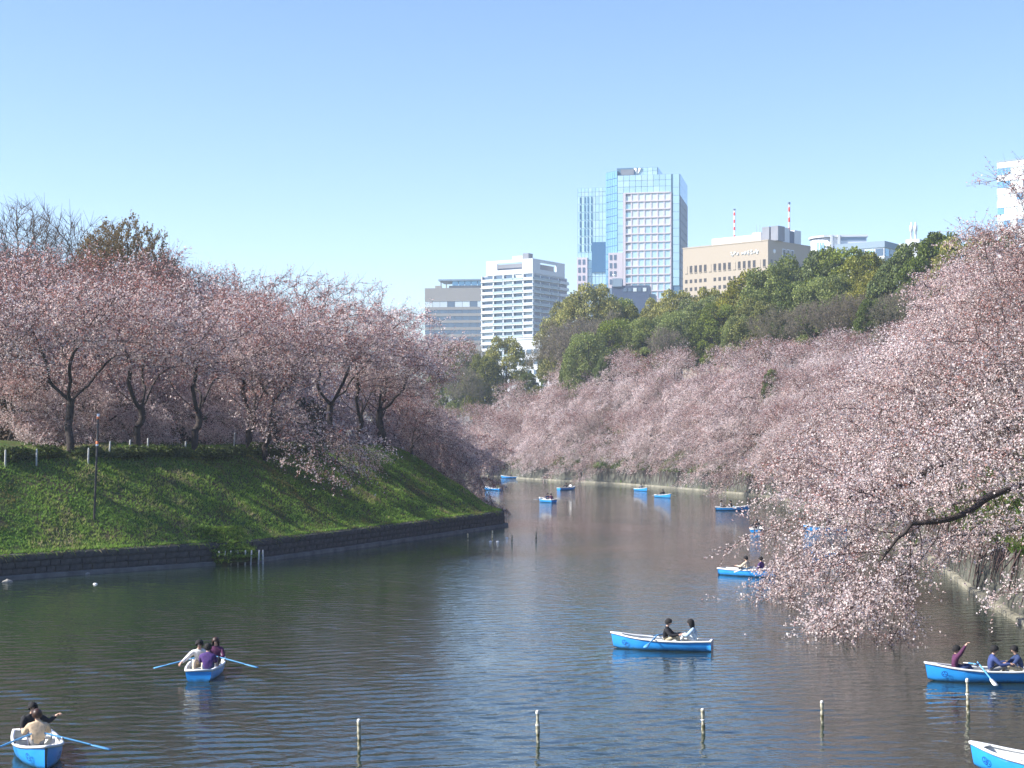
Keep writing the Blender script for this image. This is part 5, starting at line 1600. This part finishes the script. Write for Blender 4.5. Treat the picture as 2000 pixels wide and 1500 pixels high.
for xx in (8.5, 11.5): blk(G, 'column', brown_m, xx, xx + .6, .5, 1.1, H(563, 900), H(549.2, 900))
blk(G, 'roof_hut', brown_m, 5, 8, 4, 9, H(563, 900), H(557, 900))

# --- tan building with the red and white masts
Yn = 680
N_ = building('tan_office_block', 1500, Yn, -math.radians(43), 'tan tiled office block with small square windows and two striped masts')
kn = Yn / F
ln, rn = 44.0, 33.5
tn = H(470, Yn)
blk(N_, 'core', tan_m, -ln, 0, 0, rn, BASE, tn)
blk(N_, 'parapet', tan_m, -ln - .15, .15, -.15, rn + .15, tn, tn + .5)
nw = 17
for c in range(nw):
    xa = -ln + 1.2 + c * 2.52
    blk(N_, 'window', darkwin_m if (c * 7) % 5 else tan_m, xa, xa + 1.25, -.12, .0, tn - 10.6, tn - 7.6)
    blk(N_, 'window_sill', tan_m, xa - .1, xa + 1.35, -.3, -.13, tn - 10.85, tn - 10.62)
    if c % 7 not in (5,):
        for r in range(4):
            blk(N_, 'window', darkwin_m, xa, xa + 1.25, -.10, .0, tn - 15.0 - r * 3.45, tn - 13.5 - r * 3.45)
for c in range(12):
    if c > 1: pass
    blk(N_, 'window', darkwin_m, .0, .12, 2 + c * 2.6, 3.4 + c * 2.6, tn - 10.6, tn - 7.6)
disc = obj('clock_disc', lathe([(0.9, -.05), (.9, .12), (.7, .2)], 20, white_m), N_, (.05, 4.6, tn - 4.0)); disc.rotation_euler = (0, math.pi / 2, 0)
for c in range(3):
    blk(N_, 'window_frame', wht_m, .0, .14, 10.6 + c * 3.1, 13.0 + c * 3.1, tn - 6.4, tn - 2.4)
    blk(N_, 'window', darkwin_m, .14, .22, 11.0 + c * 3.1, 12.6 + c * 3.1, tn - 6.0, tn - 2.8)
gs = np.random.default_rng(17)
for c in range(9):        # white raised sign, unreadable at this distance
    xa = -18.5 + c * 1.45 + (1.0 if c > 2 else 0)
    it = [((xa + gs.uniform(.1, .9), -.12, tn - 4.2 + gs.uniform(-.7, .7)), (gs.uniform(.25, 1.1), .14, gs.uniform(.25, .9))) for _ in range(4)]
    join_boxes('sign_letter', white_m, it, N_)
# roof plant, masts
blk(N_, 'roof_hut', wht_m, -33, -12, 6, 14, tn, tn + 4.0); blk(N_, 'roof_hut', wht_m, -12, -7.5, 6, 12, tn, tn + 4.8)
for i, xx in enumerate((-6.4, -2.0)): blk(N_, 'cooling_tower', louv_m, xx, xx + 3.6, 5, 10, tn + .5, tn + 6.6)
blk(N_, 'roof_hut', wht_m, 2.0 - 4.0, -.6, 11, 17, tn + .5, tn + 6.8); blk(N_, 'roof_hut', wht_m, -4.2, -.8, 21, 26, tn + .5, tn + 6.4)
blk(N_, 'plant_cabin', darkblue_m, -4.0, -.9, 17.2, 20.8, tn + .5, tn + 5.8)
def mast(parent, x, y, z0, h, r):
    o = obj('mast', lathe([(r * 1.3, 0), (r, h * .98), (r * .5, h)], 6, white_m), parent, (x, y, z0))
    for i in range(4): obj('red_band', lathe([(r * 1.32, h * (.02 + .25 * i)), (r * 1.25, h * (.13 + .25 * i))], 6, redp_m), o)
    obj('lamp_cage', lathe([(r * 1.6, h * .95), (r * 1.6, h * 1.0)], 6, darkblue_m), o)
mast(N_, -24.0, 10, tn + 4.0, 12.5, .35); mast(N_, -1.5, 18.0, tn + .5, 17.5, .38)
for xx in (-9.5, -7.8): obj('aerial', lathe([(.07, 0), (.05, 4.0)], 5, louv_m), N_, (xx, 5.5, tn + 4))

# --- white buildings behind the hill
Yw = 620
Wt = building('white_curved_building', 1640, Yw, -.10, 'white flat-roofed building with a rounded end behind the hilltop trees')
kw = Yw / F
blk(Wt, 'main_block', wht_m, -3, 10, 0, 16, BASE, H(463, Yw))
rd = lathe([(7.0, BASE), (7.0, H(464, Yw))], 28, wht_m); obj('round_end', rd, Wt, (-3.2, 7.2, 0))
blk(Wt, 'roof_slab', wht_m, -6, 10.5, -.6, 17, H(463, Yw) + .02, H(459, Yw))
obj('roof_slab', lathe([(7.8, H(463, Yw)), (7.8, H(459.4, Yw))], 28, wht_m), Wt, (-3.2, 7.2, 0))
for c in range(3): blk(Wt, 'glass_strip', aqua_m, -8.4 + c * .9, -7.7 + c * .9, .6 - c * .55, .9 - c * .5, BASE, H(473, Yw))
for c in range(2): blk(Wt, 'pier', wht_m, -3.6 + c * 2.8, -2.7 + c * 2.8, -.9, 0, BASE, H(459.2, Yw))
blk(Wt, 'window', slate_m, .4, 9.8, -.15, 0, H(470, Yw), H(464, Yw))
for c in range(4): blk(Wt, 'window', winm, -2.4 + c * 3.2, -.6 + c * 3.2, -.14, 0, H(488, Yw), H(483, Yw))
Ws = building('slate_topped_building', 1727, 600, -.62, 'white building with a blue-grey roof band beyond the hill')
zt = H(471, 600)
blk(Ws, 'core', wht_m, -19, 0, 0, 13, BASE, zt)
blk(Ws, 'roof_band', slate_m, -19.3, .3, -.3, 13.3, zt - 2.2, zt + .1)
for c in range(5): blk(Ws, 'window', aqua_m if c % 2 else winm, -18.2 + c * 3.7, -15.2 + c * 3.7, -.14, 0, zt - 5.2, zt - 2.6)
for c in range(3): blk(Ws, 'window', winm if c else blueglass_m, 0, .14, .8 + c * 4.1, 4.0 + c * 4.1, zt - 5.2, zt - 2.6)
for r in range(2): blk(Ws, 'ledge', wht_m, -19.2, .2, -.2, 13.2, zt - 6.0 - r * 3.6, zt - 5.6 - r * 3.6)
for c in range(5): blk(Ws, 'window', winm, -18.2 + c * 3.7, -15.2 + c * 3.7, -.14, 0, zt - 8.8, zt - 6.4)
Wa = building('white_antenna_building', 1775, 650, -.5, 'small white block carrying a pair of white aerial columns')
zt = H(475, 650)
blk(Wa, 'main_block', wht_m, -9, 4, 0, 10, BASE, zt); blk(Wa, 'upper_block', wht_m, -1.5, 4, 1, 8, zt, H(467, 650))
for xx in (.2, 1.9): obj('aerial', lathe([(.45, 0), (.45, 3.2), (.7, 3.4), (.7, 5.6), (.35, 5.8), (.3, 7.0)], 8, wht_m), Wa, (xx, 3, H(467, 650)))
# --- white office at the frame edge
Ye = 455
E_ = building('white_banded_office', 2116, Ye - 16, -math.radians(42), 'white office block with bands of curtained windows above the near cherry')
ze = H(297, Ye - 16)
blk(E_, 'core', wht_m, -24.5, 0, .3, 18, BASE, ze)
for r in range(9):
    z1 = ze - r * 3.65
    blk(E_, 'spandrel', wht_m, -24.6, .1, 0, .3, z1 - 1.75, z1)
    for c in range(13): blk(E_, 'window', curt_m if prng.random() < .6 else blueglass_m, -24.5 + c * 1.885 + .06, -24.5 + (c + 1) * 1.885 - .06, .12, .29, z1 - 3.65, z1 - 1.75)
blk(E_, 'roof_edge', slate_m, -24.7, .2, -.1, 18.1, ze, ze + .35)
# --- low pale building between the trees
Pl = building('low_pale_building', 1056, 520, -math.radians(30), 'low pale building glimpsed between the round green tree and the hill')
zp = H(662, 520)
blk(Pl, 'main_block', wht_m, -11, 0, 0, 9, BASE, zp); blk(Pl, 'parapet', wht_m, -11.2, .2, -.2, 9.2, zp, zp + .5)
blk(Pl, 'stair_tower', wht_m, -2.5, 2.5, 1, 6, BASE, zp + 1.6)
for r in range(3):
    for c in range(4): blk(Pl, 'window', winm, -10 + c * 2.5, -8.4 + c * 2.5, -.12, 0, zp - 4.6 - r * 3.3, zp - 3.2 - r * 3.3)

# ------------------------------------------------------------------ spring haze over the city
HAZE = .00026
if HAZE > 0:
    m = bpy.data.materials.new('spring_haze'); m.use_nodes = True
    nt = m.node_tree; nt.nodes.clear()
    out = nt.nodes.new('ShaderNodeOutputMaterial'); pv = nt.nodes.new('ShaderNodeVolumePrincipled')
    pv.inputs['Color'].default_value = (.80, .90, 1.0, 1); pv.inputs['Density'].default_value = HAZE
    pv.inputs['Anisotropy'].default_value = .2
    nt.links.new(pv.outputs['Volume'], out.inputs['Volume'])
    hx0, hx1, hy0, hy1 = gx[0] - 30, gx[-1] + 30, gy[0] - 30, gy[-1] + 30
    hz = obj('haze', box_mesh(m), None, ((hx0 + hx1) / 2, (hy0 + hy1) / 2, 76), 0, (hx1 - hx0, hy1 - hy0, 160))
    hz['kind'] = 'stuff'
